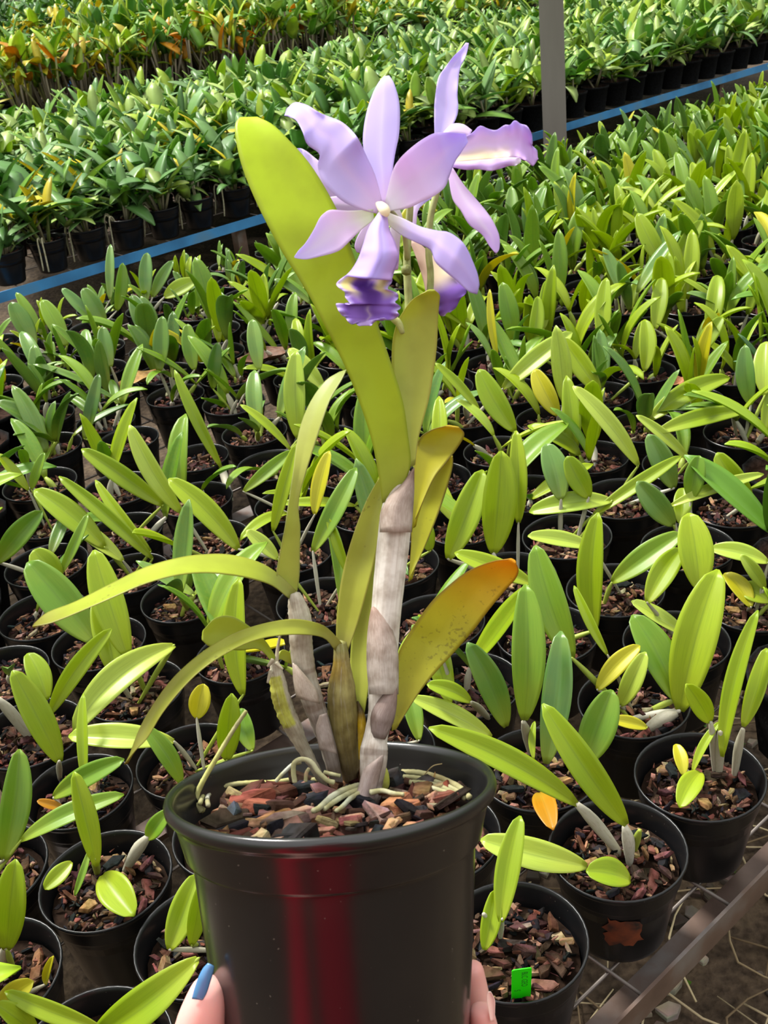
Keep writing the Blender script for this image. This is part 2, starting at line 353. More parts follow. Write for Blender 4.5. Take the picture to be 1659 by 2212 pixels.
def leafcf(base,tip,edge=None,b0=None,tipstart=.6,rib=None):
    def f(t,v):
        c=mixc(base,tip,sstep(tipstart,1,t))
        if b0: c=mixc(b0,c,sstep(0,.25,t))
        if edge and abs(2*v-1)>.93: c=mixc(c,edge,.7)
        if rib and abs(2*v-1)<.08: c=mixc(c,rib,.5)
        return c
    return f
def hleaf(parent,st,dep,base,tip,edge=None,b0=None,ts=.55,**kw):
    mb=MB(); blade(mb,st,dep,leafcf(base,tip,edge,b0,ts),**kw); return mb.obj('leaf',HLEAF,parent)
def cane(name,pts,dep,cf,mat=CANE,noise_=.05,ribs=()):
    mb=MB(); D=np.interp(np.linspace(0,1,len(pts)),np.linspace(0,1,len(dep)),dep)
    tube(mb,[atd(p[0],p[1],d) for p,d in zip(pts,D)],[p[2]/2*d/FPX for p,d in zip(pts,D)],18,cf,n=len(pts)*7,noise=noise_)
    return mb.obj(name,mat,hroot)
WHT=lin('e2ddd4'); GRY=lin('aba595'); TAN=lin('b39f88'); BRW=lin('7d6a5a')
def base_d(px,py): return depth(soil(px,py))
# main white sheathed cane
def cf1(t,v):
    c=mixc(lin('a79a92'),WHT,sstep(.1,.5,t)); 
    if t>.86: c=mixc(c,lin('a88f80'),.6)
    for r in (.17,.3,.56):
        if abs(t-r)<.012: c=mixc(c,lin('8a7a70'),.6)
    return c
dm=base_d(795,1722)
c1=cane('cane',[(795,1735,44),(797,1712,56),(802,1690,50),(806,1655,58),(808,1620,60),(812,1590,52),(822,1540,54),(824,1475,58),(829,1400,62),(835,1314,66),(852,1150,71),(860,1088,66),(868,1046,44),(875,1015,24)],[dm,dm-.004,DC,DC,DC],cf1,noise_=.015)
c1['label']='tall main cane wrapped in white papery sheath'
def sheath(parent,st,dep,col,tip,bow=-.35):
    mb=MB(); blade(mb,st,dep,lambda t,v:mixc(col,tip,t),camber=bow,th=.0006,n=14,k=11,crease=0); return mb.obj('sheath',CANE,parent)
sheath(c1,[(797,1500,861,1500),(792,1440,861,1425),(792,1390,856,1385),(796,1345,838,1340),(802,1312,808,1310)],[DC-.006]*2,lin('cfc8c0'),lin('a88b7d'))
sheath(c1,[(803,1592,832,1598),(800,1548,850,1560),(815,1515,857,1525),(838,1490,858,1495),(850,1476,856,1476)],[DC-.007]*2,lin('8d7f7c'),lin('9a8278'))
sheath(c1,[(820,1150,889,1150),(821,1110,893,1095),(838,1075,895,1060),(868,1045,895,1035),(890,1014,895,1010)],[DC-.0075]*2,lin('c2b6ac'),lin('85695f'))
sheath(c1,[(764,1724,808,1732),(774,1700,815,1700),(786,1660,827,1650),(808,1640,829,1632),(822,1630,829,1628)],[dm-.010,dm-.007],lin('9a8a88'),lin('b5a49c'))
# its two leaves
hleaf(c1,[(826,1088,866,1062),(820,1040,887,1005),(805,960,882,945),(782,885,871,870),(748,798,850,800),(705,710,820,712),(660,625,790,628),(610,545,762,545),(570,470,736,470),(540,405,702,405),(520,350,665,348),(509,298,622,300),(508,268,588,268),(518,253,556,252)],
      [DC-.004,DC-.012,DC-.018,DC-.018,DC-.012,DC-.004],lin('b2c722'),lin('c0da04'),lin('98a824'),lin('a9b548'),.15,camber=.05,n=44,th=.0016)
hleaf(c1,[(880,1012,897,1003),(868,950,904,945),(856,870,926,865),(847,800,938,795),(848,740,944,740),(857,700,946,692),(872,672,949,655),(893,646,950,638),(922,630,940,628)],
      [DC+.001,DC+.003,DC+.001,DC-.004],lin('c2c856'),lin('c3cb4c'),lin('b2aa44'),lin('b5b858'),.3,camber=.1,n=34)
# grey left cane
def cf2(t,v):
    c=mixc(lin('9d938c'),lin('b9b2a0'),sstep(.2,.7,t)); 
    if v<.3: c=mixc(c,lin('c9c3b2'),.5)
    for r in (.12,.38,.56):
        if abs(t-r)<.015: c=mixc(c,BRW,.7)
    return c
d2=base_d(729,1700)
c2=cane('cane',[(731,1706,24),(724,1675,29),(707,1605,36),(690,1555,42),(676,1515,47),(662,1470,49),(655,1430,48),(650,1385,50),(648,1340,50),(641,1305,40),(636,1282,24)],[d2,DC,DC-.004,DC-.004],cf2,noise_=.05)
c2['label']='slender grey cane leaning left'
sheath(c2,[(640,1508,692,1520),(634,1475,684,1490),(632,1450,668,1468),(632,1432,640,1436)],[DC-.0105]*2,lin('a89a8c'),lin('c9b9aa'))
sheath(c2,[(690,1620,728,1628),(682,1575,716,1580),(690,1545,706,1540)],[DC-.008]*2,lin('a0938c'),lin('8e8078'))
hleaf(c2,[(622,1290,641,1284),(598,1252,647,1245),(605,1195,648,1195),(616,1140,649,1140),(624,1085,645,1085),(633,1020,661,1020),(640,960,680,960),(652,910,696,910),(673,863,713,863),(703,822,737,822),(733,803,748,798)],
      [DC-.004,DC-.012,DC-.006,DC+.004],lin('b4bb55'),lin('a8b362'),lin('9aa060'),None,.5,camber=.15,twist=[.003,.004,-.004,-.003])
hleaf(c2,[(625,1294,640,1276),(590,1266,602,1240),(550,1252,560,1214),(500,1242,500,1198),(440,1237,440,1197),(378,1243,382,1205),(310,1262,310,1226),(240,1292,232,1264),(170,1322,160,1300),(112,1345,103,1322),(70,1353,74,1346)],
      [DC-.006,DC-.02,DC-.035,DC-.045,DC-.05],lin('aab833'),lin('8f8d2e'),lin('8a8430'),lin('b0b860'),.75,camber=.12,n=40,twist=[0,.008,.010,.004])
# olive middle bulb
def cf3(t,v):
    c=mixc(lin('8d7c60'),lin('9d9458'),sstep(0,.5,t)); c=mixc(c,lin('b5952a'),.8*sstep(.62,.72,t)*(1-sstep(.8,.88,t))*(.5+.5*math.sin(v*6.28)))
    c=mixc(c,lin('8f9050'),sstep(.88,.95,t)); return mixc(c,lin('6a5c30'),.35*(math.sin(v*55)>0.3))
d3=base_d(757,1688)
c3=cane('cane',[(758,1694,30),(755,1660,44),(750,1620,58),(743,1570,66),(739,1520,64),(738,1480,58),(738,1440,40),(737,1415,34),(735,1388,28)],[d3,DC+.004,DC+.002],cf3,noise_=.02)
c3['label']='swollen olive brown bulb'
hleaf(c3,[(724,1406,744,1396),(701,1379,716,1364),(660,1371,690,1347),(600,1373,640,1337),(540,1386,585,1343),(480,1416,525,1360),(430,1451,470,1386),(386,1495,420,1421),(347,1545,372,1466),(317,1595,331,1521),(293,1620,300,1576),(268,1650,276,1640)],
      [DC,DC-.02,DC-.04,DC-.05,DC-.055],lin('adb540'),lin('83822c'),lin('8e8a34'),lin('a3a050'),.3,camber=.12,n=40,twist=[0,.006,.006,.002])
hleaf(c3,[(727,1412,752,1404),(727,1340,775,1340),(737,1255,800,1250),(757,1175,818,1175),(788,1090,834,1095),(820,1030,842,1035)],[DC+.004,DC+.012,DC+.012],lin('a9ad35'),lin('b3bb50'),lin('9a9340'),lin('8f8a38'),.2,camber=.12)
hleaf(c3,[(768,1575,782,1570),(760,1480,797,1480),(757,1420,802,1420),(765,1350,810,1350),(785,1280,822,1280),(802,1200,835,1200)],[DC+.006,DC+.016,DC+.02],lin('b3bb48'),lin('b6c050'),None,None,.3,camber=.12)
mb=MB(); D=DC+.006; tube(mb,[atd(x,y,D) for x,y in ((780,1640),(782,1590),(780,1545),(772,1515))],[.0012,.0022,.002,.0006],8,lambda t,v:mixc(lin('c9a818'),lin('5a4a20'),sstep(.5,.8,t))); x=mb.obj('withered_stub',CANE,hroot)
# leaves rising behind the main cane
def edgecf(base,tip,edge):
    return leafcf(base,tip,edge,None,.6)
LFp=c1
hleaf(LFp,[(890,1150,897,1120),(893,1050,935,1037),(897,985,965,998),(906,948,992,962),(932,929,1003,938),(962,921,992,923)],[DC+.012,DC+.022,DC+.02],lin('bab526'),lin('c2a81e'),lin('5e3a16'),None,.7,camber=.1,n=26,seed=2)
hleaf(LFp,[(882,1258,888,1242),(888,1180,916,1185),(890,1110,945,1115),(905,1050,967,1050),(935,1008,978,1006),(962,985,978,984)],[DC+.016,DC+.028,DC+.028],lin('aeae22'),lin('b4a822'),lin('5e3a16'),None,.7,camber=.1,n=26)
hleaf(LFp,[(846,1580,856,1574),(850,1510,903,1500),(857,1425,943,1450),(885,1366,985,1405),(930,1303,1026,1358),(965,1269,1055,1319),(1000,1241,1090,1277),(1035,1223,1113,1252),(1070,1212,1120,1233),(1099,1209,1114,1217)],
      [DC+.010,DC+.012,DC+.004,DC-.006],lin('c4c234'),lin('eaa90e'),lin('7a5a18'),lin('b8b244'),.3,camber=.09,n=40,th=.0016)
# thin grey cane with rooty skin
def cf4(t,v):
    c=mixc(lin('a8a18c'),lin('c2bca6'),t); 
    if .5<t<.86 and .1<v<.62: c=mixc(c,lin('aeb136'),.9)
    return c
d4=base_d(705,1706)
c4=cane('cane',[(707,1712,13),(692,1682,18),(676,1652,22),(648,1602,31),(630,1565,38),(614,1530,40),(603,1490,38),(597,1455,30),(593,1430,18)],[d4,DC-.006,DC-.008],cf4,noise_=.09)
c4['label']='thin rooty grey cane with a green flank'
hleaf(c4,[(594,1440,602,1430),(562,1404,573,1384),(520,1405,537,1352),(480,1402,500,1331),(452,1396,466,1335),(437,1383,441,1360)],[DC-.008,DC-.016,DC-.02],lin('a9b83a'),lin('aab83c'),lin('8e9a30'),None,.4,camber=.1,n=24)
hleaf(c4,[(596,1436,600,1424),(605,1424,610,1404),(622,1432,630,1412),(634,1436,640,1424)],[DC-.004,DC+.002],lin('b5bd4a'),lin('b5bd4a'),camber=.1,n=12)
mb=MB(); tube(mb,[atd(x,y,DC-.008) for x,y in ((597,1432),(600,1400),(605,1372))],[.0011,.0009,.0006],6,lambda t,v:lin('c0b8a0'))
for q in ((590,1425,578,1440),(596,1432,611,1446),(585,1450,578,1475)): tube(mb,[atd(q[0],q[1],DC-.012),atd(q[2],q[3],DC-.013)],[.0012,.0006],6,lambda t,v:lin('b5ad96'))
mb.obj('dry_husk',CANE,c4)
# roots
def root(pts,w,dep=None,up=8,col='c9c69c'):
    mb=MB(); P=[soil(x,y,up) if dep is None else atd(x,y,dep if not hasattr(dep,'__len__') else dep[i]) for i,(x,y) in enumerate(pts)]
    W_=np.linspace(w[0],w[1],len(P)) if hasattr(w,'__len__') else [w]*len(P)
    tube(mb,P,[q/2*.5/FPX for q in W_],8,lambda t,v:tuple(.8*q for q in mixc(lin(col),lin('aaa67a'),.5+.5*math.sin(t*9))),n=len(P)*8,noise=.06); return mb.obj('root',ROOT,hroot)
dr=base_d(425,1748)
root([(440,1752),(428,1742),(424,1722),(437,1690),(460,1650),(490,1600),(512,1565),(532,1536)],(15,9),dr,col='c8c878')['label']='aerial root sticking out over the left rim'
root([(400,1742),(420,1738),(436,1752)],15,dr-.002,col='c2c088')
root([(868,1668),(900,1669),(935,1676),(968,1688),(995,1703),(1014,1722)],14,up=26,col='b5a878')
root([(872,1678),(910,1682),(950,1692),(985,1708),(1004,1724)],12,up=22,col='c2bd94')
root([(885,1690),(920,1692),(955,1701),(985,1716)],12,up=22,col='b9b58c')
root([(895,1700),(930,1702),(965,1712)],11,up=22,col='cfccaa')
root([(470,1702),(500,1695),(540,1691),(590,1690),(640,1684),(690,1685)],12,up=22,col='c5c27c')
root([(596,1688),(612,1670),(632,1652),(650,1646)],9,[dr-.008]*4,col='cfd3c4')
root([(637,1690),(634,1668),(636,1648),(652,1640),(672,1646),(688,1668),(708,1686),(722,1690)],11,[dr-.012]*8,col='cdc9a4')
root([(660,1688),(662,1670),(668,1660)],9,[dr-.010]*3,col='b59b78')
root([(700,1668),(716,1672),(735,1676)],9,[dr+.004]*3,col='c4c094')
root([(775,1697),(745,1706),(715,1722),(690,1745),(676,1752)],(15,12),up=34,col='c6c8b0')
root([(778,1705),(750,1716),(722,1732),(700,1748)],(13,11),up=28,col='bdbf9c')
root([(780,1712),(758,1724),(740,1742),(726,1752)],(13,9),up=24,col='b7bba4')
root([(800,1712),(825,1708),(850,1714),(872,1716)],(13,9),up=30,col='d2d0ae')
root([(455,1700),(440,1715),(432,1735)],11,up=22,col='aaa868')
root([(460,1708),(448,1722),(450,1740)],11,up=18,col='c2c2b4')
mb=MB(); dd=base_d(826,1712); tube(mb,[atd(x,y,dd) for x,y in ((824,1716),(828,1695),(826,1668),(820,1648))],[.0014,.003,.0028,.0012],10,lambda t,v:mixc(lin('98983a'),lin('b8bd50'),t)); mb.obj('new_shoot',CANE,hroot)
mb=MB(); dd=base_d(905,1690); tube(mb,[atd(x,y,dd-.01) for x,y in ((900,1692),(918,1672),(935,1655),(955,1650))],[.0003]*4,5,lambda t,v:lin('8a7a58')); mb.obj('dry_fibre',ROOT,hroot)

# flowers
LAV=lin('d6c8f9'); LAV2=lin('ccbaf6'); PNK=lin('ead2f6'); WHI=lin('efe8f4'); YEL=lin('e8dca0'); PUR=lin('8a62bd'); DPU=lin('7449a0')
def petalcf(base,tip,heart,rib=WHI,ribw=.12,hs=.22):
    def f(t,v):
        c=mixc(base,tip,sstep(.2,.9,t)); e=abs(2*v-1)
        c=mixc(rib,c,sstep(0,ribw*2.2,e)*.4+.6+.4*sstep(.6,.9,t)*(1-sstep(0,ribw*2.2,e)))
        return mixc(heart,c,sstep(0,hs,t))
    return f
def petal(parent,name,st,dep,cf,**kw):
    kw.setdefault('th',.0006); mb=MB(); blade(mb,st,dep,cf,**kw); return mb.obj(name,PETAL,parent)
FS=empty
def flower(loc,label):
    o=bpy.data.objects.new('flower',None); COL.objects.link(o); o.parent=hroot; o.location=Vector(loc-np.array(hroot.location)); o.empty_display_size=.01; o['label']=label; return o
D1=DC-.032
f1=flower(atd(828,448,D1),'front lavender bloom facing the camera with a purple frilled lip')
petal(f1,'sepal',[(822,446,842,446),(806,400,848,372),(791,350,854,330),(784,311,862,290),(786,273,864,245),(794,234,861,212),(806,200,852,182),(819,176,845,169),(829,165,840,163)],[D1+.002,D1+.008,D1+.014],petalcf(LAV,LAV,PNK),camber=-.06)
petal(f1,'petal',[(814,462,826,436),(773,450,811,379),(738,433,792,337),(700,396,777,306),(686,360,761,283),(690,333,738,263),(664,312,711,252),(654,285,688,242),(640,260,664,227),(626,253,637,221),(614,250,619,235)],[D1,D1-.008,D1-.004,D1+.006],petalcf(LAV,LAV2,PNK,PNK,.16),camber=.12,frill=.0022,fk=2.2,seed=4,twist=[0,-.004,.003,.005],n=40)
petal(f1,'petal',[(832,434,842,456),(848,370,880,450),(862,345,909,437),(885,322,938,423),(911,302,961,404),(938,288,971,381),(961,286,982,352),(985,287,998,327),(1006,289,1011,306)],[D1,D1-.007,D1-.008,D1+.002],petalcf(PNK,LAV2,WHI,PNK,.16),camber=.13,frill=.0016,fk=1.6,seed=7,n=36,twist=[0,.002,.004,.002])
petal(f1,'sepal',[(808,474,806,452),(781,496,755,455),(755,521,716,453),(736,539,701,460),(718,547,690,472),(695,553,678,496),(664,560,660,525),(646,559,646,540),(638,557,637,553)],[D1,D1-.006,D1-.010],petalcf(PNK,LAV,lin('e6ecd0'),WHI,.3),camber=.1)
petal(f1,'sepal',[(832,456,836,484),(872,472,868,509),(908,489,905,527),(945,498,930,541),(968,501,940,566),(992,516,963,588),(1009,537,990,610),(1030,586,1013,630),(1036,615,1031,636)],[D1,D1-.006,D1-.010,D1-.006],petalcf(LAV,LAV2,lin('ebe8d8'),PNK,.15),camber=-.12,frill=.001,fk=1.3)
def column(parent,pts,dep,r):
    mb=MB(); tube(mb,[atd(x,y,d) for (x,y),d in zip(pts,dep)],r,10,lambda t,v:mixc(lin('f5f0e6'),lin('efe3c0'),t)); return mb.obj('column',PETAL,parent)
column(f1,[(815,440),(824,446),(832,456),(836,466)],[D1-.004,D1-.009,D1-.014,D1-.015],[.001,.0022,.0024,.001])
# lip: rolled tube then a frilled front lobe
def liptube(parent,st,dep,cf,bow=-.42,**kw):
    mb=MB(); blade(mb,st,dep,cf,camber=bow,crease=.15,th=.0006,n=26,k=17,**kw); return mb.obj('lip_tube',PETAL,parent)
def cft(t,v):
    c=mixc(lin('cdbcf4'),lin('c3b0f2'),t); 
    if abs(v-.52)<.05 and t>.1: c=mixc(c,lin('a58fd0'),.55)
    return mixc(c,lin('dcb8f0'),sstep(.62,.9,v)*.8)
liptube(f1,[(818,458,836,464),(796,492,842,496),(784,528,856,528),(774,557,862,556),(760,581,853,583),(746,596,846,606)],[D1-.010,D1-.016,D1-.018],cft,frill=.0012,fk=2)
def lipcf(t,v):
    e=abs(2*v-1)
    c=mixc(lin('e2c77e'),lin('9168c6'),sstep(.03,.16,t))
    c=mixc(c,lin('633a92'),sstep(.6,.1,e)*sstep(.06,.2,t)*(1-.6*sstep(.5,.85,t)))
    c=mixc(c,lin('e6da94'),sstep(.3,.6,e)*(1-sstep(.16,.4,t-.12*(1-e))))
    c=mixc(c,lin('b8a0b8'),.6*sstep(.1,.02,e)*sstep(.5,.62,t))
    return mixc(c,lin('cdb8f2'),sstep(.74,.97,max(t,e)))
mb=MB(); blade(mb,[(788,580,824,580),(752,592,846,602),(727,611,845,612),(733,622,838,624),(744,630,858,634),(746,642,860,644),(756,658,853,653),(727,655,866,664),(730,668,858,672),(738,681,862,682),(746,686,844,692),(757,700,828,686),(766,698,812,694),(776,704,802,703)],[D1-.015,D1-.020,D1-.0225,D1-.0225,D1-.0205],lipcf,camber=.12,crease=.6,frill=.0034,fk=5.2,fp=9,th=.0006,n=60,k=27,seed=9); mb.obj('lip',PETAL,f1)
# flower turned right
D2=DC-.012
f2=flower(atd(968,330,D2),'lavender bloom turned to the right')
petal(f2,'petal',[(939,300,962,300),(938,244,985,256),(939,220,990,232),(942,196,988,205),(947,167,990,176),(961,146,994,147),(980,122,1001,132),(996,105,1009,113),(1006,92,1013,93)],[D2,D2+.004,D2+.01],petalcf(LAV,LAV2,LAV,PNK,.1),camber=.14,frill=.001,fk=2.5,n=34)
petal(f2,'petal',[(955,300,958,285),(968,300,976,268),(990,302,1000,268),(1010,300,1020,281)],[D2-.002,D2-.004],petalcf(PNK,PNK,PNK),camber=-.2,n=18)
petal(f2,'sepal',[(966,360,978,362),(970,392,1003,400),(978,431,1035,437),(996,456,1055,462),(1013,485,1069,485),(1041,507,1079,511),(1056,530,1079,536),(1069,546,1074,546)],[D2,D2-.006,D2-.008],petalcf(PNK,lin('d6b8f0'),PNK,WHI,.2),camber=-.1,n=30)
def lip2cf(t,v):
    c=mixc(PNK,lin('d9b4ee'),sstep(.2,.8,t)); c=mixc(c,LAV2,sstep(.35,0,v)*.8)
    return mixc(c,lin('efe2a8'),sstep(.5,.9,v)*(1-sstep(.3,.6,t))*.8)
mb=MB(); blade(mb,[(975,312,968,352),(1019,288,1005,348),(1036,272,1040,346),(1054,278,1060,345),(1072,281,1075,343),(1090,270,1095,341),(1102,270,1106,341),(1112,260,1118,341),(1124,267,1128,344),(1138,272,1138,348),(1149,292,1150,358),(1146,309,1156,354),(1161,325,1162,344)],[D2-.004,D2-.010,D2-.012,D2-.004],lip2cf,camber=.22,crease=.1,frill=.0022,fk=3,th=.0006,n=36,k=17,seed=3); mb.obj('lip',PETAL,f2)
mb=MB(); blade(mb,[(972,360,976,350),(1005,367,1005,348),(1034,366,1040,345),(1063,369,1075,342),(1098,359,1100,340),(1113,358,1121,341),(1125,351,1126,346)],[D2-.010,D2-.018,D2-.016],lambda t,v:mixc(lin('dcc0f2'),WHI,sstep(.6,.95,t)),camber=-.25,crease=.1,frill=.0015,fk=2.5,th=.0006,n=28,k=11,seed=5); mb.obj('lip_flap',PETAL,f2)
# flower facing away behind
D3=DC+.020
f3=flower(atd(872,480,D3),'lavender bloom facing away behind the stalk')
petal(f3,'petal',[(800,455,806,425),(745,445,745,390),(700,430,692,350),(668,400,660,325),(640,350,645,320),(632,330,636,324)],[D3,D3+.004,D3+.002],petalcf(PNK,LAV,PNK),camber=-.1,frill=.001)
petal(f3,'sepal',[(805,440,808,458),(760,425,765,462),(715,425,712,460),(690,436,690,452)],[D3-.002,D3-.002],petalcf(PNK,PNK,PNK),camber=-.1,n=18)
petal(f3,'sepal',[(800,470,820,480),(775,505,805,520),(766,530,792,540),(770,545,784,548)],[D3-.002,D3-.002],petalcf(PNK,lin('dcb8ee'),PNK),camber=-.1,n=18)
petal(f3,'petal',[(882,490,899,488),(886,462,903,456),(890,440,916,440),(898,428,938,426)],[D3,D3+.004],petalcf(PNK,LAV,PNK),camber=-.1,n=18)
petal(f3,'petal',[(848,448,862,448),(845,470,870,475),(842,520,864,520),(846,560,862,560),(853,584,860,582)],[D3-.01,D3-.006],petalcf(WHI,lin('e2c0f2'),WHI),camber=-.1,n=20)
def lip3cf(t,v):
    c=mixc(lin('d6b8a8'),lin('efe0c2'),sstep(.1,.3,t)*sstep(.1,.6,v)); c=mixc(c,lin('9268c8'),sstep(.32,.5,t)); return mixc(c,lin('d3bff2'),sstep(.8,.98,t))
mb=MB(); blade(mb,[(884,520,897,518),(900,560,928,545),(914,605,958,575),(922,640,985,605),(934,655,1008,628),(944,668,995,645),(950,681,984,666),(956,683,972,672)],[D3-.002,D3-.010,D3-.012],lip3cf,camber=-.25,crease=.1,frill=.0022,fk=3,th=.0006,n=34,k=17,seed=12); mb.obj('lip',PETAL,f3)
def stalk(pts,dep,w,c0,c1_):
    mb=MB(); D=np.interp(np.linspace(0,1,len(pts)),np.linspace(0,1,len(dep)),dep)
    tube(mb,[atd(x,y,d) for (x,y),d in zip(pts,D)],np.interp(np.linspace(0,1,len(pts)),[0,1],w)*.5*DC/FPX,10,lambda t,v:mixc(lin(c0),lin(c1_),t)); return mb.obj('flower_stalk',CANE,hroot)
stalk([(878,1010),(880,900),(884,780),(883,660),(880,600),(879,560),(882,500),(886,445),(884,420)],[DC+.008,DC+.008,DC+.006,DC+.004,DC-.004],[20,15],'a9b46a','c2c98c')
stalk([(890,900),(915,760),(928,640),(930,590),(926,545),(930,470),(948,400),(962,345)],[DC+.008,DC+.006,DC+.002,DC],[16,14],'a9b46a','bcc980')
stalk([(880,560),(872,500),(850,462),(832,450)],[DC+.002,DC-.012,D1+.003],[13,10],'b5bd78','dfe0b8')
mb=MB(); tube(mb,[atd(x,y,DC-.001) for x,y in ((877,592),(878,584),(880,575))],[.0022,.0026,.002],10,lambda t,v:lin('8f9c50')); mb.obj('stalk_node',CANE,hroot)
mb=MB(); tube(mb,[atd(x,y,DC-.002) for x,y in ((870,720),(862,700),(850,688),(846,684))],[.0012,.0018,.0018,.0006],8,lambda t,v:lin('c6cf80')); mb.obj('bud_stub',CANE,hroot)
# ------------------------------------------------------------------ ground and benches
mb=MB(); mb.add([(-40,-20,0),(40,-20,0),(40,60,0),(-40,60,0)],[(0,1,2,3)])
go=mb.obj('floor',GROUND,smooth=False); go['kind']='structure'
rg=random.Random(21)
def scatter_zone(n):
    for _ in range(n):
        u=rg.uniform(-.3,2.2); nn=rg.uniform(-1.1,.9); yield un(u,nn)
mb=MB()
for p in scatter_zone(2200):
    s=rg.uniform(.005,.022); a=rg.random()*6.28
    c=lin(rg.choice(['5b5048','7c7266','40362e','8d8377','6a4d3a','38302a']))
    rock(mb,p+np.array([0,0,s*.25]),np.array([math.cos(a),math.sin(a),0])*s,np.array([-math.sin(a),math.cos(a),0])*s*.7,np.array([0,0,s*.4]),c,rg)
o=mb.obj('gravel',STONE,smooth=False); tag(o,'loose pebbles and bark crumbs on the bare earth under the bench','gravel',kind='stuff')
mb=MB()
for p in scatter_zone(650):
    a=rg.random()*6.28; L=rg.uniform(.06,.3); d=np.array([math.cos(a),math.sin(a),0]); e=np.array([-math.sin(a),math.cos(a),0])*rg.uniform(-.05,.05)
    tube(mb,[p+np.array([0,0,.012]),p+d*L*.5+e+np.array([0,0,rg.uniform(.012,.03)]),p+d*L+np.array([0,0,.01])],[.0016,.0018,.001],5,(lambda c:(lambda t,v:c))(lin(rg.choice(['a8987a','8d7c60','c0b08c','6d5c46']))),n=5)
o=mb.obj('dry_straw',STONE); tag(o,'dry straw stalks strewn on the earth below the bench edge','straw',kind='stuff')
mb=MB()
for p in list(scatter_zone(160)):
    p=p+np.array([0,0,.005]); c=lin(rg.choice(['5f8a2c','4a7424']))
    for k in range(4):
        a=rg.random()*6.28; d=np.array([math.cos(a),math.sin(a),0])*.012
        V=[p,p+d+np.array([-d[1],d[0],0])*.4+np.array([0,0,.01]),p+d*1.6+np.array([0,0,.012]),p+d-np.array([-d[1],d[0],0])*.4+np.array([0,0,.01])]
        mb.add(V,[(0,1,2,3)],[c]*4)
o=mb.obj('tiny_weeds',MASS); tag(o,'scattered tiny green weeds sprouting from the earth under the bench','weeds',kind='stuff')

def angle_bar(mb,u0,u1,n,inward,h=.035,t=.004,z=BENCH,flange=.035):
    L=(u1-u0)/2; c=un((u0+u1)/2,n,z+.004)
    box(mb,c+np.array([0,0,-h/2+.006]),BU*L,BN*t/2,np.array([0,0,h/2]))
    box(mb,c+BN*inward*flange/2+np.array([0,0,-h+.008]),BU*L,BN*flange/2,np.array([0,0,t/2]))
def bench(n0,n1,u0,u1,mat,label,step=.1,flange=.035):
    r=empty('nursery_bench',un((u0+u1)/2,(n0+n1)/2,0),label,'bench')
    mb=MB(); angle_bar(mb,u0,u1,n0,1,flange=flange); mb.obj('edge_rail',mat,r,smooth=False)
    mb=MB(); angle_bar(mb,u0,u1,n1,-1); mb.obj('edge_rail',mat,r,smooth=False)
    mb=MB(); k=int((u1-u0)/step)
    for i in range(k+1): bar(mb,un(u0+i*step,n0,BENCH-.004),un(u0+i*step,n1,BENCH-.004),.0022)
    k=int((n1-n0)/step)
    for i in range(1,k+1): bar(mb,un(u0,n0+.05+(i-1)*step,BENCH-.009),un(u1,n0+.05+(i-1)*step,BENCH-.009),.0022)
    mb.obj('wire_mesh',WIRE,r)
    mb=MB()
    for nn in (n0+.6,(n0+n1)/2,n1-.3): box(mb,un((u0+u1)/2,nn,BENCH-.018),BU*(u1-u0)/2,BN*.02,np.array([0,0,.004]))
    mb.obj('support_bar',RUST,r,smooth=False)
    for uu in np.arange(u0+.5,u1,1.6):
        for nn in (n0+.05,n1-.05):
            mb=MB(); box(mb,un(uu,nn,(BENCH-.03)/2),BU*.02,BN*.02,np.array([0,0,(BENCH-.03)/2])); mb.obj('leg',RUST,r,smooth=False)
    return r
bench(.437,2.84,-.634,6.6,RUST,'near nursery bench of wire mesh with a rusty steel edge rail',.155)
bench(3.545,6.02,.2,8.2,BLUE,'second nursery bench with a blue painted front edge rail',.2)
bench(6.525,9.1,1.2,9.0,BLUE,'far nursery bench with a blue rail, carrying the tall yellowing orchids',.25)
pz=un(3.97,3.44,0); mb=MB(); box(mb,pz+np.array([0,0,1.6]),BU*.052*math.cos(.7)+BN*.052*math.sin(.7),-BU*.052*math.sin(.7)+BN*.052*math.cos(.7),np.array([0,0,1.6]))
po=mb.obj('support_post',POSTM,smooth=False); tag(po,'grey square support post standing in the aisle beyond the near bench','post')

# ------------------------------------------------------------------ shared meshes for the bench orchids
def pot_prof(R,h,soil=.017):
    return [(0,0),(R*.66,0),(R*.70,.003),(R*.712,.005),(R*.722,.009),(R*.735,.016),(R*.885,h*.70),(R*.899,h*.75),(R*.902,h*.76),(R*.922,h*.768),(R*.926,h*.775),(R*.93,h*.79),(R*.952,h-.009),(R*.957,h-.0065),(R*.985,h-.005),(R,h-.002),(R*.99,h+.001),(R*.965,h),(R*.945,h-.004),(R*.90,h*.76),(R*.86,h*.6),(0,h*.6)]
mb=MB(); lathe(mb,pot_prof(PR,PH),44); POTME=mb.mesh('pot',mats=[POT])
mb=MB(); lathe(mb,pot_prof(PR,PH),20); POTLO=mb.mesh('pot',mats=[POT])
I3=(np.array([1.,0,0]),np.array([0,1.,0]),np.array([0,0,1.]))
BARKME=[]
for s in range(6):
    mb=MB(); rb=random.Random(50+s); lathe(mb,[(0,PH-.024),(PR*.88,PH-.026)],20,cf=lambda t,v:lin('23170f')); chips(mb,230 if s<4 else 70,np.array([0,0,PH-.023]),I3,PR*.84,.017 if s<4 else .024,rb,.6)
    BARKME.append(mb.mesh('bark_chips',smooth=False,mats=[BARK]))
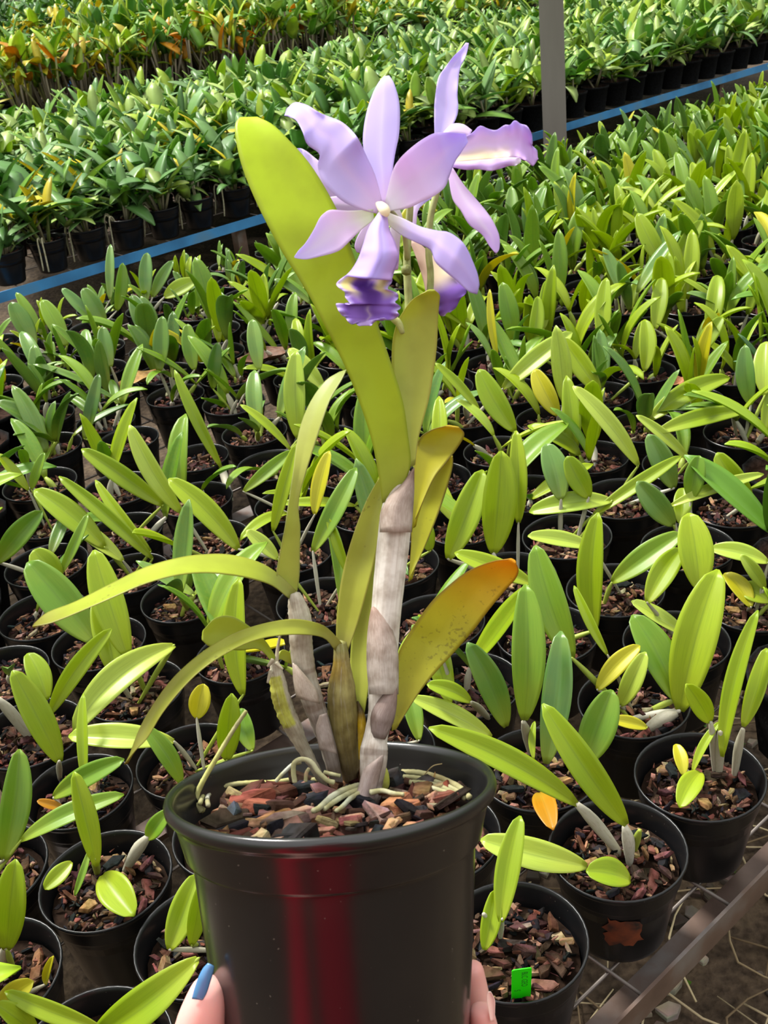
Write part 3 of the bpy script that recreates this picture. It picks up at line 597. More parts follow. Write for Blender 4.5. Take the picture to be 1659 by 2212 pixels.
def unit_leaf(bend,aspect,n=12,k=7,side=0,twist=0,shape=0):
    """leaf of length 1 along +Y, upper face +Z, droops toward -Z by bend"""
    T=np.zeros((n,k,3)); y=0;z=0;pts=[]
    for i in range(n):
        t=i/(n-1); a=bend*(t-.25); 
        if i: y+=math.cos(a)/(n-1); z-=math.sin(a)/(n-1)
        pts.append((side*math.sin(t*2.4),y,z,a))
    for i in range(n):
        t=i/(n-1); wv=aspect*(math.sin(math.pi*min(1,.03+.95*t))**.62 if t<1 else .0); wv=max(wv,aspect*.14)
        if t>.93: wv*=math.sqrt(max(.15,(1-t)/.07))
        x0,y0,z0,a=pts[i]
        for j in range(k):
            e=2*j/(k-1)-1; lift=.22*wv*abs(e)
            tw=twist*t
            T[i,j]=(x0+.5*wv*e*math.cos(tw),y0+lift*math.sin(a),z0+lift*math.cos(a)+.5*wv*e*math.sin(tw))
    return T
LEAFME=[]
for (b_,a_,sd,tw) in [(.25,.24,0,0),(.5,.22,.03,.1),(.9,.24,-.03,-.1),(.1,.26,.02,.1),(1.3,.22,.02,0),(.6,.3,0,0),(.35,.18,-.04,.2),(-.15,.24,0,-.2),(.45,.36,0,0),(.9,.42,.02,.1)]:
    mb=MB(); grid_solid(mb,unit_leaf(b_,a_,side=sd,twist=tw),.011,None,(0,0,1)); LEAFME.append(mb.mesh('leaf',mats=[LM['G']]))
STEMME=[]
for w_ in (.085,.11,.14):
    mb=MB(); tube(mb,[(0,0,0),(0,.02,.3),(0,.03,.7),(0,0,1)],[w_*.45,w_*.8,w_,w_*.5],9,n=10,noise=.04); STEMME.append(mb.mesh('stem',mats=[PAPER]))
def child(name,me,parent,loc,quat=None,scale=1,mat=None):
    o=bpy.data.objects.new(name,me); COL.objects.link(o); o.parent=parent; o.location=Vector(loc)
    if quat is not None: o.rotation_mode='QUATERNION'; o.rotation_quaternion=quat
    o.scale=(scale,)*3 if not hasattr(scale,'__len__') else scale
    if mat is not None: o.material_slots[0].link='OBJECT'; o.material_slots[0].material=mat
    return o
def frame_q(y,z):
    y=Vector(y).normalized(); z=Vector(z); z=(z-y*z.dot(y)).normalized(); x=y.cross(z)
    return Matrix((x,y,z)).transposed().to_quaternion()
def under(o,stem):
    "make a leaf a sub-part of its stem without moving it"
    o.parent=stem; o.matrix_parent_inverse=Matrix.LocRotScale(stem.location,stem.rotation_quaternion,stem.scale).inverted(); return o
def stem_between(parent,a,b,r,mat):
    a=Vector(a);b=Vector(b); d=b-a; L=d.length
    q=frame_q_z(d); me=STEMME[1]; s=r/(.11)
    return child('stem',me,parent,a,q,(s,s,L),mat)
def frame_q_z(d):
    d=Vector(d).normalized(); return d.to_track_quat('Z','Y')

# ------------------------------------------------------------------ leaves seen in the photograph: base px, tip px, width px, colour
NEAR=[ # pot centre px, label
 ('A',1383,1850,1.0,'orchid in the black pot with an orange smear at the rusty bench edge'),
 ('C',1101,2040,1.0,'orchid whose bark holds the neon green plant tag'),
 ('E',1578,1697,1.0,'orchid with tall narrow leaves, next along the rusty edge after the orange-smeared pot'),
 ('D',1392,1540,.95,'orchid with two broad crossing leaves, directly behind the orange-smeared pot'),
 ('P',1197,1690,.98,'orchid with a white papery stem and an orange withered leaf, right of the held pot'),
 ('B',218,1906,1.0,'orchid with a round lime leaf hanging over its front bark, left of the held pot'),
 ('F',2,2080,1.0,'orchid with one broad lime leaf and a tiny yellow sprout, at the lower left edge'),
 ('G',427,2040,1.0,'orchid half hidden by the held pot, just above the blue-nailed thumb'),
 ('H',180,1705,.9,'orchid with a small orange leaf, directly behind the round-leaved pot'),
 ('Q',225,2255,1.0,'orchid under the big bright leaf at the bottom left corner'),
 ('R',955,2300,1.0,'orchid pot mostly hidden below the fingers of the holding hand'),
 ('S',-25,1885,1.0,'orchid with a tall green leaf cut by the left photo edge, behind the lime-leaved pot'),
 ('T',408,1650,.95,'orchid with green strap leaves right behind the left rim of the held pot'),
 ('U',480,1800,1.0,'orchid mostly hidden behind the left side of the held pot'),
 ('V',72,1580,.98,'orchid with a grey slanting stem and two blunt leaves near the left edge'),
 ('W',5,1455,.95,'orchid with a pale grey stem at the left edge, behind the slanting-stemmed orchid'),
 ('X',210,1390,.95,'orchid in the open pot below the long arching leaf, left side'),
 ('Y',285,1490,.95,'orchid with a long pale leaf crossing in front, left of the held plant'),
 ('Z',400,1290,.95,'orchid with dark leaf bases, above the long arching leaf of the held plant'),
 ('J',426,988,.85,'orchid with a long thin lime leaf on a white stem, left of the held plant'),
 ('K',278,948,.85,'orchid with broad bare bark and one leaning pale leaf, left middle'),
]
LEAVES=[
 # right foreground
 ('A',1353,1782,1172,1520,66,'L'),('A',1247,1738,926,1572,62,'L',.02),('A',1268,1872,1038,1814,68,'P'),('A',1362,1902,1266,1882,64,'L'),
 ('C',1082,1992,1124,1762,54,'L'),('C',1046,2052,1070,1922,42,'L'),
 ('P',1133,1556,1135,1262,73,'G'),('P',1180,1650,1212,1363,64,'B'),('P',1093,1570,1010,1388,60,'D'),('P',1153,1640,1155,1558,16,'L'),('P',1165,1712,1195,1792,48,'O'),('P',1018,1516,922,1478,38,'L'),('P',1062,1592,888,1507,44,'P'),
 ('P',1262,1650,1322,1490,76,'G'),
 ('D',1469,1536,1551,1230,92,'L'),('D',1461,1512,1366,1328,75,'G'),('D',1398,1572,1318,1554,30,'Y'),('D',1340,1525,1395,1408,44,'P'),
 ('E',1560,1635,1637,1318,40,'L'),('E',1606,1570,1656,1400,42,'L'),('E',1496,1668,1556,1558,20,'L'),('E',1477,1676,1460,1607,30,'Y'),('E',1513,1668,1468,1744,48,'L'),('E',1534,1560,1482,1478,46,'L'),
 ('',1285,1362,1292,1107,60,'L'),('',1313,1416,1240,1265,22,'L'),('',1290,1490,1382,1394,42,'Y'),('',1322,1258,1472,1152,55,'G'),('',1398,1302,1472,1185,54,'L'),('',1512,1275,1488,1108,74,'L'),
 ('',1455,1135,1376,1040,52,'B'),('',1482,1372,1364,1298,38,'P'),('',1660,1215,1535,1185,42,'P'),('',1665,1300,1597,1268,48,'L'),('',1622,1312,1565,1238,46,'Y'),('',1652,1272,1600,1198,30,'P'),
 ('',1151,1262,982,1194,46,'L'),('',1236,1422,1156,1178,72,'G'),('',968,1208,1043,1015,62,'L'),('',1066,1195,1083,974,75,'L'),('',1120,1130,1115,930,38,'L'),('',1322,1082,1143,1106,48,'P'),
 ('',1212,1080,1180,958,56,'B'),('',1272,1075,1224,986,50,'L'),('',1278,1182,1140,1158,40,'P'),('',1112,932,1034,798,52,'L'),('',1086,840,1236,718,44,'P'),('',1206,898,1154,798,44,'Y'),('',1296,848,1214,730,46,'L'),
 ('',1379,1006,1237,834,42,'P'),('',1036,888,940,784,22,'L'),('',1305,755,1310,600,36,'L'),('',1415,712,1430,600,36,'L'),('',1392,802,1393,690,38,'L'),('',1505,770,1561,684,36,'L'),('',1402,908,1576,815,48,'L'),('',1420,934,1610,888,42,'L'),
 ('',1622,875,1610,745,40,'B'),('',1652,855,1655,738,44,'P'),('',1282,1112,1472,985,32,'L'),('',1456,1055,1400,938,50,'B'),('',1490,996,1374,897,26,'P'),('',1622,1084,1548,978,52,'L'),('',1446,1094,1650,1024,28,'P'),('',1470,1132,1475,1054,40,'L'),('',1492,1078,1511,984,44,'G'),
 ('',1440,582,1377,461,40,'L'),('',1455,578,1516,476,34,'L'),('',1145,760,1162,640,32,'L'),('',1075,775,1058,625,18,'Y'),('',1110,740,1085,610,40,'G'),
 # left
 ('X',205,1387,60,1214,84,'G'),('',130,1258,72,1188,60,'L'),('Y',276,1418,203,1188,70,'L'),('Y',250,1462,208,1294,62,'L'),('V',108,1542,241,1358,42,'L'),('V',130,1648,27,1448,62,'L'),('V',102,1512,60,1411,50,'L'),
 ('Y',376,1394,158,1580,66,'P',.08),('T',376,1602,148,1590,58,'P'),('H',184,1700,180,1498,26,'L'),('',130,1242,190,1110,24,'G'),('',266,1212,140,1120,40,'P'),('',226,1182,74,1058,54,'L'),('',330,1207,127,1029,32,'L'),('',326,1192,206,1037,26,'L'),
 ('',352,1092,176,970,42,'L'),('',392,1108,280,918,42,'P'),('',516,1187,364,1034,52,'L'),('',62,1060,-5,980,26,'L'),('',68,1058,96,978,24,'G'),('',182,948,214,808,30,'D'),('',-5,1215,92,1104,50,'G'),('J',478,1010,377,799,26,'L'),
 ('',628,972,519,874,20,'L'),('',526,1062,631,974,30,'G'),('',645,948,640,758,48,'P'),('',700,842,624,753,38,'P'),('',590,1148,641,958,32,'L'),('',676,1192,770,1010,45,'G'),('',680,1112,712,974,38,'Y'),('',600,1208,532,1146,36,'P'),
 ('',736,1302,707,1114,30,'G'),('',752,1242,707,1117,22,'L'),('',525,1502,517,1249,54,'L'),('T',425,1552,440,1477,46,'Y'),('T',490,1642,501,1498,50,'L'),('T',545,1622,520,1530,40,'G'),('T',392,1692,310,1568,42,'G'),
 ('B',209,1872,160,1667,48,'L'),('B',222,1890,290,1978,70,'L'),('B',155,1862,96,1921,38,'L'),('B',195,1832,161,1936,16,'G'),('B',318,1812,366,1750,40,'G'),('S',45,1816,268,1716,46,'G'),
 ('H',115,1722,268,1640,48,'G'),('H',140,1747,80,1730,22,'O'),('S',8,1858,42,1618,64,'G'),('F',15,2052,34,1856,70,'L'),('F',-5,2172,72,2120,50,'Y'),('F',98,2127,114,2066,20,'Y'),
 ('G',366,2052,426,1888,62,'L'),('G',414,2042,440,1898,40,'L'),('Q',428,2072,205,2240,84,'L',-.06),('Q',218,2222,10,2142,42,'L'),('Q',80,2235,-10,2168,50,'L'),
 ('',238,648,239,528,20,'B'),('',252,672,265,568,27,'G'),('',315,652,318,546,30,'B'),('',330,642,374,563,26,'B'),('',355,642,423,606,36,'P'),('',320,738,284,638,38,'D'),('',75,748,24,653,44,'D'),('',145,748,91,648,38,'G'),
 ('',206,698,134,623,26,'B'),('',228,703,179,623,36,'D'),('',345,803,351,683,36,'D'),('',90,724,35,632,26,'G'),('',240,793,222,706,32,'D'),('',30,840,5,735,40,'B'),('',420,800,405,700,34,'G'),('',460,840,470,740,30,'D'),('',560,800,545,690,34,'B'),
 # beside the held plant
 ('',905,1600,880,1480,40,'G'),('',860,1420,960,1340,36,'P'),('',955,1420,890,1350,34,'G'),('',930,1190,905,1110,40,'L'),
]
STEMS=[ # pot, root px, top px, width px, material
 ('A',1345,1852,1247,1738,28,'p'),('A',1360,1872,1350,1786,28,'p'),('A',1368,1850,1382,1794,17,'g'),('P',1150,1642,1131,1560,22,'p'),('P',1062,1558,1018,1518,18,'p'),('D',1385,1585,1462,1540,32,'p'),('E',1552,1690,1556,1580,22,'p'),('E',1585,1690,1605,1575,20,'p'),('E',1545,1685,1535,1560,18,'p'),
 ('B',212,1895,206,1855,18,'g'),('B',268,1886,320,1808,28,'p'),('F',8,2105,12,2045,24,'p'),('V',72,1605,-5,1510,26,'p'),('V',65,1600,100,1515,16,'p'),('H',130,1690,128,1645,14,'p'),('J',500,1082,478,1008,18,'p'),('C',1080,2035,1085,1985,14,'p'),('C',1076,2025,1045,1975,18,'p'),
]
# ------------------------------------------------------------------ where the pots stand
def px_un(px,py,z=RIM):
    P=atz(px,py,z); return np.array([P@BU,P@BN])
manual=[(k,px_un(x,y),s_,lab) for k,x,y,s_,lab in NEAR]
pts=[];info=[]
for k,p,s_,lab in manual: pts.append(p); info.append(dict(key=k,fix=True,scale=s_,label=lab,row=None))
SP=.148
def visible(u,n,mx=70,top=.2,below=40):
    a=proj(un(u,n,RIM)); b=proj(un(u,n,RIM+top))
    lo=min(a[1],b[1]); hi=a[1]+.07*FPX/a[2]
    return a[2]>.35 and -mx<a[0]<W+mx and hi>-10 and lo<H+below
rl=random.Random(8)
for r in range(16):
    n0=.512+r*.1475
    for c in range(-4,46):
        u=c*SP+(r%2)*SP/2+rl.uniform(-.012,.012); nn=n0+rl.uniform(-.01,.01)
        if not visible(u,nn,330,below=260): continue
        if any((u-p[0])**2+(nn-p[1])**2<.105**2 for _,p,_,_ in manual): continue
        pts.append(np.array([u,nn])); info.append(dict(key='',fix=False,scale=rl.uniform(.86,.98) if n0>1.1 else .97,row=r,col=c))
P=np.array(pts)
for it in range(60):
    for i in range(len(P)):
        d=P-P[i]; r2=np.hypot(d[:,0],d[:,1]); 
        for j in np.where((r2<.143)&(r2>0))[0]:
            if j<=i: continue
            mn=.0708*(info[i]['scale']+info[j]['scale'])+.002; 
            if r2[j]>=mn: continue
            push=d[j]/r2[j]*(mn-r2[j])*.5
            fi,fj=info[i]['fix'],info[j]['fix']
            if not fj or (fi and fj): P[j]+=push*(2 if fi and not fj else 1)
            if not fi or (fi and fj): P[i]-=push*(2 if fj and not fi else 1)
    P[:,1]=np.maximum(P[:,1],.512)
traced={i:[] for i in range(len(P))}; tstems={i:[] for i in range(len(P))}
keyidx={f['key']:i for i,f in enumerate(info) if f['key']}
for L in LEAVES:
    k=L[0]
    if k: i=keyidx[k]
    else:
        q=px_un(L[1],L[2],RIM+.045); i=int(np.argmin(((P-q)**2).sum(1)))
    traced[i].append(L[1:])
for S in STEMS: tstems[keyidx[S[0]]].append(S[1:])

def traced_leaf(root,ctr,L,rng):
    bx,by,tx,ty,wpx,colk=L[:6]; sb=L[6] if len(L)>6 else rng.uniform(-.04,.04)
    dpt=depth(ctr+np.array([0,0,.03]))
    B=atd(bx,by,dpt)
    if B[2]<RIM-.012: B=atz(bx,by,RIM-.005)
    if B[2]>RIM+.13: 
        B=atz(bx,by,RIM+.10)
    db=depth(B); Lp=math.hypot(tx-bx,ty-by)*db/FPX
    dt=db+rng.uniform(-.02,.035)
    T_=atd(tx,ty,dt)
    if T_[2]<RIM+.004 and ty>by-60: 
        T_=atz(tx,ty,RIM+.012); 
        if depth(T_)<db-.12: T_=atd(tx,ty,db-.12)
    y=T_-B; Ln=np.linalg.norm(y); y/=Ln
    view=CAM-(B+T_)/2; view/=np.linalg.norm(view)
    z=view*.75+np.array([0,0,.5])+np.array([rng.uniform(-.35,.35),rng.uniform(-.2,.2),0]); z-=y*(z@y); z/=np.linalg.norm(z); x=np.cross(y,z)
    wd=wpx*db/FPX; bend=rng.uniform(.05,.16)*Ln; n,k=18,9
    T=np.zeros((n,k,3))
    sc_=1/max(.45,abs(z@view))
    for i in range(n):
        t=i/(n-1); c=B+y*Ln*t+z*bend*4*t*(1-t)*.5+x*Ln*sb*4*t*(1-t)
        s=math.sin(math.pi*(.02+.94*t))**.6 if t<.985 else .25
        ww=wd*max(s,.13)*(1 if t<.94 else math.sqrt(max(.1,(1-t)/.06)))
        for j in range(k):
            e=2*j/(k-1)-1; T[i,j]=c+x*.5*ww*e+z*(.21*ww*abs(e))
    mb=MB(); grid_solid(mb,T,.0014,None,z); o=mb.obj('leaf',LM[colk],root)
    return B,wd,o
ORD='first second third fourth fifth sixth seventh eighth ninth tenth eleventh twelfth thirteenth fourteenth fifteenth sixteenth seventeenth eighteenth nineteenth twentieth'.split()
def ordw(i):
    if i<20: return ORD[i]
    b={2:'twenty',3:'thirty',4:'forty'}[(i+1)//10]
    return {2:'twentieth',3:'thirtieth',4:'fortieth'}[(i+1)//10] if (i+1)%10==0 else b+'-'+ORD[(i+1)%10-1]
CN={'L':'lime green','G':'mid green','D':'dark green','B':'blue green','P':'pale lime','Y':'yellow','O':'orange'}
rows={}
for i,f in enumerate(info):
    if f['row'] is None: f['row']=int(round((P[i][1]-.512)/.1475))
    rows.setdefault(f['row'],[]).append(i)
NB1=0
def rand_leaf_q(rng,el=None,az=None):
    az=rng.random()*6.283 if az is None else az; el=math.radians(rng.uniform(25,80)) if el is None else el
    d=Vector((math.cos(az)*math.cos(el),math.sin(az)*math.cos(el),math.sin(el)))
    zz=Vector((-math.cos(az)*math.sin(el),-math.sin(az)*math.sin(el),math.cos(el)))+Vector((rng.uniform(-.3,.3),rng.uniform(-.3,.3),0))
    return d,frame_q(d,zz)
def auto_plant(root,rng,pal,nst,Lr,sr,h0,facecam=.0,lm=range(8),elr=(30,82)):
    "stems with leaves; returns the main colour"
    main=rng.choice(pal)
    for s in range(nst):
        a=rng.random()*6.283; r=rng.uniform(.005,.035); base=Vector((math.cos(a)*r,math.sin(a)*r,h0-.012))
        ln=rng.uniform(*sr); a2=rng.random()*6.283; el=math.radians(rng.uniform(35,88)); top=base+Vector((math.cos(a2)*math.cos(el),math.sin(a2)*math.cos(el),math.sin(el)))*ln
        st_=stem_between(root,base,top,rng.uniform(.0035,.0065),PAPER if rng.random()<.6 else GSTEM)
        for l in range(1 if rng.random()<.55 else 2):
            d,q=rand_leaf_q(rng,math.radians(rng.uniform(*elr)),a2+rng.uniform(-.7,.7)+(3.1 if l else 0))
            c=main if rng.random()<.72 else rng.choice(pal)
            if rng.random()<.03: c='Y'
            under(child('leaf',LEAFME[rng.choice(list(lm))],root,top,q,rng.uniform(*Lr),LM[c]),st_)
    return main
# ------------------------------------------------------------------ the 300 that show largest are things, the rest join the distant mass
spots2=[]
for r in range(15):
    for c in range(-3,60):
        rng=random.Random(r*100+c); u=c*.156+(r%2)*.078+rng.uniform(-.01,.01); n=3.655+r*.158
        if n>5.95 or u<.35 or u>8.1 or not visible(u,n,60): continue
        spots2.append((r,u,n,rng))
cand=[]
for i,f in enumerate(info):
    a=proj(un(*P[i],RIM)); cand.append((0 if f['key'] else a[2],1,i,f['key']!='' or (-15<a[0]<W+15 and a[1]<H+20 and a[1]>60)))
for i,q in enumerate(spots2):
    a=proj(un(q[1],q[2],RIM)); cand.append((a[2],2,i,-15<a[0]<W+15))
cand=sorted(c for c in cand if c[3])[:300]
IND1={c[2] for c in cand if c[1]==1}; IND2={c[2] for c in cand if c[1]==2}
REST1=[i for i in range(len(P)) if i not in IND1]
print('pots',len(P),'individual',len(IND1),len(IND2))
# ------------------------------------------------------------------ build the near bench
for r in sorted(rows):
    ids=sorted(rows[r],key=lambda i:proj(un(*P[i],RIM))[0]); cnt=0
    for i in ids:
        if i not in IND1: continue
        f=info[i]; u,n=P[i]; rng=random.Random(1000+i)
        loc=un(u,n,BENCH); px,py,d=proj(loc+np.array([0,0,PH]))
        inframe=(-30<px<W+30)
        if inframe: cnt+=1
        root=empty('potted_orchid',loc,None,'plant','black-potted orchids on the benches'); NB1+=1
        s_=f['scale']; rootz=Vector((0,0,0))
        near=d<1.9
        child('pot',POTME if d<2.6 else POTLO,root,(0,0,0),None,(s_,s_,1))
        bo=child('bark_chips',BARKME[rng.randrange(4) if d<2.2 else 4+rng.randrange(2)],root,(0,0,0),Quaternion((0,0,1),rng.random()*6.28),(s_,s_,1)); bo['kind']='stuff'
        ctr=loc+np.array([0,0,PH]); used=[]
        for L in traced[i]:
            B,wd,lo_=traced_leaf(root,ctr,L,rng); used.append(L[5])
            if f['key'] and len(tstems[i])>=2: continue
            so=ctr+np.array([rng.uniform(-.02,.02),rng.uniform(-.02,.02),-.028]); v=B-so
            if np.linalg.norm(v)<.008: continue
            under(lo_,stem_between(root,so-loc,B-loc,min(.0062,max(.0026,wd*.1)),PAPER if rng.random()<.6 else GSTEM))
        for (rx,ry,tx,ty,wp,mk) in tstems[i]:
            a=atz(rx,ry,RIM-.028); b_=atd(tx,ty,depth(ctr+np.array([0,0,.03]))); stem_between(root,a-loc,b_-loc,wp*.5*d/FPX,PAPER if mk=='p' else GSTEM)
        # what the photo shows by place: lime close by, darker green further to the left
        lime=(px/W)*.55+(py/H)*.9
        pal='LLLGGP' if lime>1.0 else ('LLLGGBP' if lime>.62 else 'DGGGBBL')
        ntr=len(traced[i]); main=used[0] if used else None
        hid=350<px<1080 and py>1600
        if not (f['key'] and (ntr>=1 or f['key'] in 'RU')) and not hid:
            k=max(0,(4 if py<1000 else 2)+rng.randrange(2)-ntr)
            if py<620: k+=1
            if k:
                big=rng.random()
                m_=auto_plant(root,rng,list(pal),k,(.06,.095) if (n>2.36 and px<560 or n>2.5) else (.08,.16) if py>800 else (.10,.185),(.02,.035) if (n>2.36 and px<560 or n>2.5) else (.02,.07),PH-.018,elr=(35,88) if py<900 else (15,75))
                main=main or m_
        main=main or 'G'
        if f['key']: lab=f['label']; 
        else:
            lab='%s leaved orchid, %s from left, %s'%(CN[main],ordw(max(0,cnt-1)),'row at the rusty edge' if r==0 else '%s row behind the rusty edge'%ordw(r-1) if r>0 else '')
            if not inframe: lab='%s leaved orchid just past the photo edge in pot row %s, %s side'%(CN[main],ordw(r),'left' if px<0 else 'right')
        root['label']=lab
        if f['key']=='A':
            mb=MB(); V=[];F=[]; rr2=random.Random(4); cx,cy=depth(ctr),0
            # smear on the pot wall facing the camera
            dirc=CAM-ctr; a0=math.atan2(dirc[1],dirc[0])+.12; nn_,kk=9,9
            for ii in range(nn_):
                for jj in range(kk):
                    tt=ii/(nn_-1); vv=jj/(kk-1); edge=1+.25*rr2.uniform(-1,1)
                    hh=PH*(.34+.36*tt); R_=PR*(.72+.18*(hh/PH-.05)/.71)+.0006; an=a0+(vv-.5)*.62*(edge if jj in (0,kk-1) else 1); hh+=rr2.uniform(-.004,.004) if ii in (0,nn_-1) else 0
                    V.append(loc+np.array([math.cos(an)*R_,math.sin(an)*R_,hh]))
            for ii in range(nn_-1):
                for jj in range(kk-1): F.append((ii*kk+jj,ii*kk+jj+1,(ii+1)*kk+jj+1,(ii+1)*kk+jj))
            mb.add(V,F); mb.obj('paint_smear',SMEAR,root)
# ------------------------------------------------------------------ the plant tag in the second pot
tb=atz(1126,2142,RIM-.004); up=np.array([0.05,-.28,.95]); up/=np.linalg.norm(up); tr_=atz(1145,2140,RIM-.004)-atz(1108,2145,RIM-.004); tr_/=np.linalg.norm(tr_); up-=tr_*(up@tr_); up/=np.linalg.norm(up); tn=np.cross(tr_,up)
dt_=depth(tb); tw_=42*dt_/FPX; th_=78*dt_/FPX*1.55
mb=MB(); V=[];nseg=5
out=[(-tw_/2,-.03),(tw_/2,-.03)]
for cx,a0 in ((tw_/2-.0025,0),(-tw_/2+.0025,90)):
    for q in range(5): a=math.radians(a0+q*22.5); out.append((cx+.0025*math.cos(a),th_-.0025+.0025*math.sin(a)))
V=[tb+tr_*x+up*y+tn*.0004 for x,y in out]+[tb+tr_*x+up*y-tn*.0004 for x,y in out]; m_=len(out)
mb.add(V,[tuple(range(m_)),tuple(range(2*m_-1,m_-1,-1))]+[(i,m_+i,m_+(i+1)%m_,(i+1)%m_) for i in range(m_)])
tg=empty('plant_tag',tb,'neon green plastic tag with faded handwriting stuck in the bark of a front pot','tag')
mb.obj('tag_plate',TAGM,tg,smooth=False)
def handwriting(txt,ox,oy,size):
    cu=bpy.data.curves.new('handwriting','FONT'); cu.body=txt; cu.size=size; cu.extrude=.00005
    t_=bpy.data.objects.new('handwriting_curve',cu); COL.objects.link(t_); bpy.context.view_layer.update()
    me=bpy.data.meshes.new_from_object(t_.evaluated_get(bpy.context.evaluated_depsgraph_get())); bpy.data.objects.remove(t_); bpy.data.curves.remove(cu)
    me.name='handwriting'; o=bpy.data.objects.new('handwriting',me); COL.objects.link(o); o.parent=tg; me.materials.clear(); me.materials.append(INK)
    xx=-up; yy=tr_; zz=np.cross(xx,yy)
    M_=Matrix([[xx[0],yy[0],zz[0],0],[xx[1],yy[1],zz[1],0],[xx[2],yy[2],zz[2],0],[0,0,0,1]])
    M_.translation=Vector(tr_*ox+up*oy+tn*.0006); o.matrix_local=M_
handwriting('BLC GEO',.000,th_*.88,.0078); handwriting('S',-tw_*.36,th_*.14,.008)
# ------------------------------------------------------------------ second bench: small drooping blue-green orchids
FOLCOL={'D':'4f7a3a','B':'5e8c46','G':'6e9c30','L':'a5bf35','Y':'cfc02a','P':'a9c268','O':'d99a18','S':'78a25a','C':'8c7f6c','T':'b8ad98'}
def frame_m(y,z):
    y=np.asarray(y)/np.linalg.norm(y); z=z-y*(z@y); z/=np.linalg.norm(z); return np.stack([np.cross(y,z),y,z],1)
def low_leaf(bend,aspect):
    n,ring=6,4; V=[]
    y=0;z=0
    for i in range(n):
        t=i/(n-1); a=bend*(t-.25)
        if i: y+=math.cos(a)/(n-1); z-=math.sin(a)/(n-1)
        w_=aspect*max(.16,math.sin(math.pi*min(1,.13+.87*t))**.62)*.5
        V+=[(-w_,y,z+.12*w_*2),(0,y,z),(w_,y,z+.12*w_*2),(0,y,z-.012)]
    F=[]
    for i in range(n-1):
        for j in range(4): F.append((i*4+j,(i+1)*4+j,(i+1)*4+(j+1)%4,i*4+(j+1)%4))
    F+=[(0,1,2,3),(n*4-1,n*4-2,n*4-3,n*4-4)]
    return np.array(V),F
LOWL=[low_leaf(b,a) for b,a in ((.3,.3),(.8,.34),(1.3,.34),(.5,.42),(1.0,.42),(.1,.26),(.6,.26))]
class Bulk:
    def __init__(s): s.V=[];s.F=[];s.C=[];s.M=[];s.n=0
    def put(s,V,F,c,m=0):
        s.M+=[m]*len(F); s.V.append(V); s.F+=[tuple(i+s.n for i in f) for f in F]; s.C.append(np.tile(c,(len(V),1)) if np.ndim(c)==1 else c); s.n+=len(V)
    def mesh(s,name,mats,smooth=True):
        me=bpy.data.meshes.new(name); V=np.vstack(s.V); me.from_pydata(V.tolist(),[],s.F); me.polygons.foreach_set('use_smooth',[smooth]*len(s.F))
        a=me.color_attributes.new('Col','FLOAT_COLOR','POINT'); C=np.vstack(s.C); a.data.foreach_set('color',np.hstack([C,np.ones((len(C),1))]).ravel())
        for m in mats: me.materials.append(m)
        if len(mats)>1: me.polygons.foreach_set('material_index',s.M)
        me.update(); return me
def put_leaf(bk,base,d,L,rng,col,kind=None,zup=None):
    V,F=LOWL[rng.randrange(len(LOWL)) if kind is None else kind]
    d=np.asarray(d); h=math.hypot(d[0],d[1])+1e-6
    z=np.array([-d[0]*d[2]/h,-d[1]*d[2]/h,h])+np.array([rng.uniform(-.3,.3),rng.uniform(-.3,.3),0])
    c=np.array(lin(FOLCOL[col]))*rng.uniform(.8,1.2)
    bk.put(V@frame_m(d,z).T*L+base,F,c)
def dirv(az,el): return np.array([math.cos(az)*math.cos(el),math.sin(az)*math.cos(el),math.sin(el)])
def low_tube(bk,a,b,r,c,seg=5):
    a=np.asarray(a,float);b=np.asarray(b,float); d=b-a; d/=np.linalg.norm(d); x=np.cross(d,[0.3,.9,.2]); x/=np.linalg.norm(x); y=np.cross(d,x)
    V=[];
    for p in (a,b):
        for j in range(seg): an=6.283*j/seg; V.append(p+r*(math.cos(an)*x+math.sin(an)*y))
    F=[(j,(j+1)%seg,seg+(j+1)%seg,seg+j) for j in range(seg)]+[tuple(range(seg-1,-1,-1)),tuple(range(seg,2*seg))]
    bk.put(np.array(V),F,np.array(c))
def small_foliage(rng,pal,nl,Lr,hr,spread=.05):
    lf=Bulk(); st=Bulk()
    for k in range(nl):
        a=rng.random()*6.283; r=rng.uniform(.0,spread); b0=np.array([math.cos(a)*r*.6,math.sin(a)*r*.6,0]); b1=b0+np.array([math.cos(a)*r,math.sin(a)*r,rng.uniform(*hr)])
        low_tube(st,b0,b1,.0045,np.array(lin(rng.choice(['8d9a58','b4ac92','9a8f74']))))
        for q in range(2):
            put_leaf(lf,b1,dirv(a+q*2.8+rng.uniform(-.9,.9),math.radians(rng.uniform(-10,70))),rng.uniform(*Lr),rng,rng.choice(pal))
    return lf,st
B2=[]
for s in range(8):
    rng=random.Random(300+s); pal=['BBSSG','BSSDG','BBGLS','SSBBP'][s%4]
    lf,st=small_foliage(rng,pal+'P'+('Y' if s%3==0 else ''),8,(.11,.20),(.03,.09))
    B2.append((lf.mesh('leaves',[MASS]),st.mesh('stems',[MASS]),{'B':'blue green','S':'grey green','G':'mid green'}.get(pal[0],'green')))
BK4=BARKME[4:]
AIR=[]
for s in range(4):
    mb=MB(); rng=random.Random(70+s)
    for k in range(rng.randrange(2,5)):
        a=rng.uniform(-2.9,-.3)+0; pts_=[(math.cos(a)*PR*f_,math.sin(a)*PR*f_,h_) for f_,h_ in ((.6,PH-.02),(.85,PH+.012),(1.03,PH+.002),(1.08,PH*.6),(1.05+rng.uniform(0,.2),rng.uniform(.01,.05)))]
        tube(mb,pts_,[.0028]*5,6,lambda t,v:lin('b3ad92'),n=12)
    AIR.append(mb.mesh('aerial_roots',mats=[ROOT]))
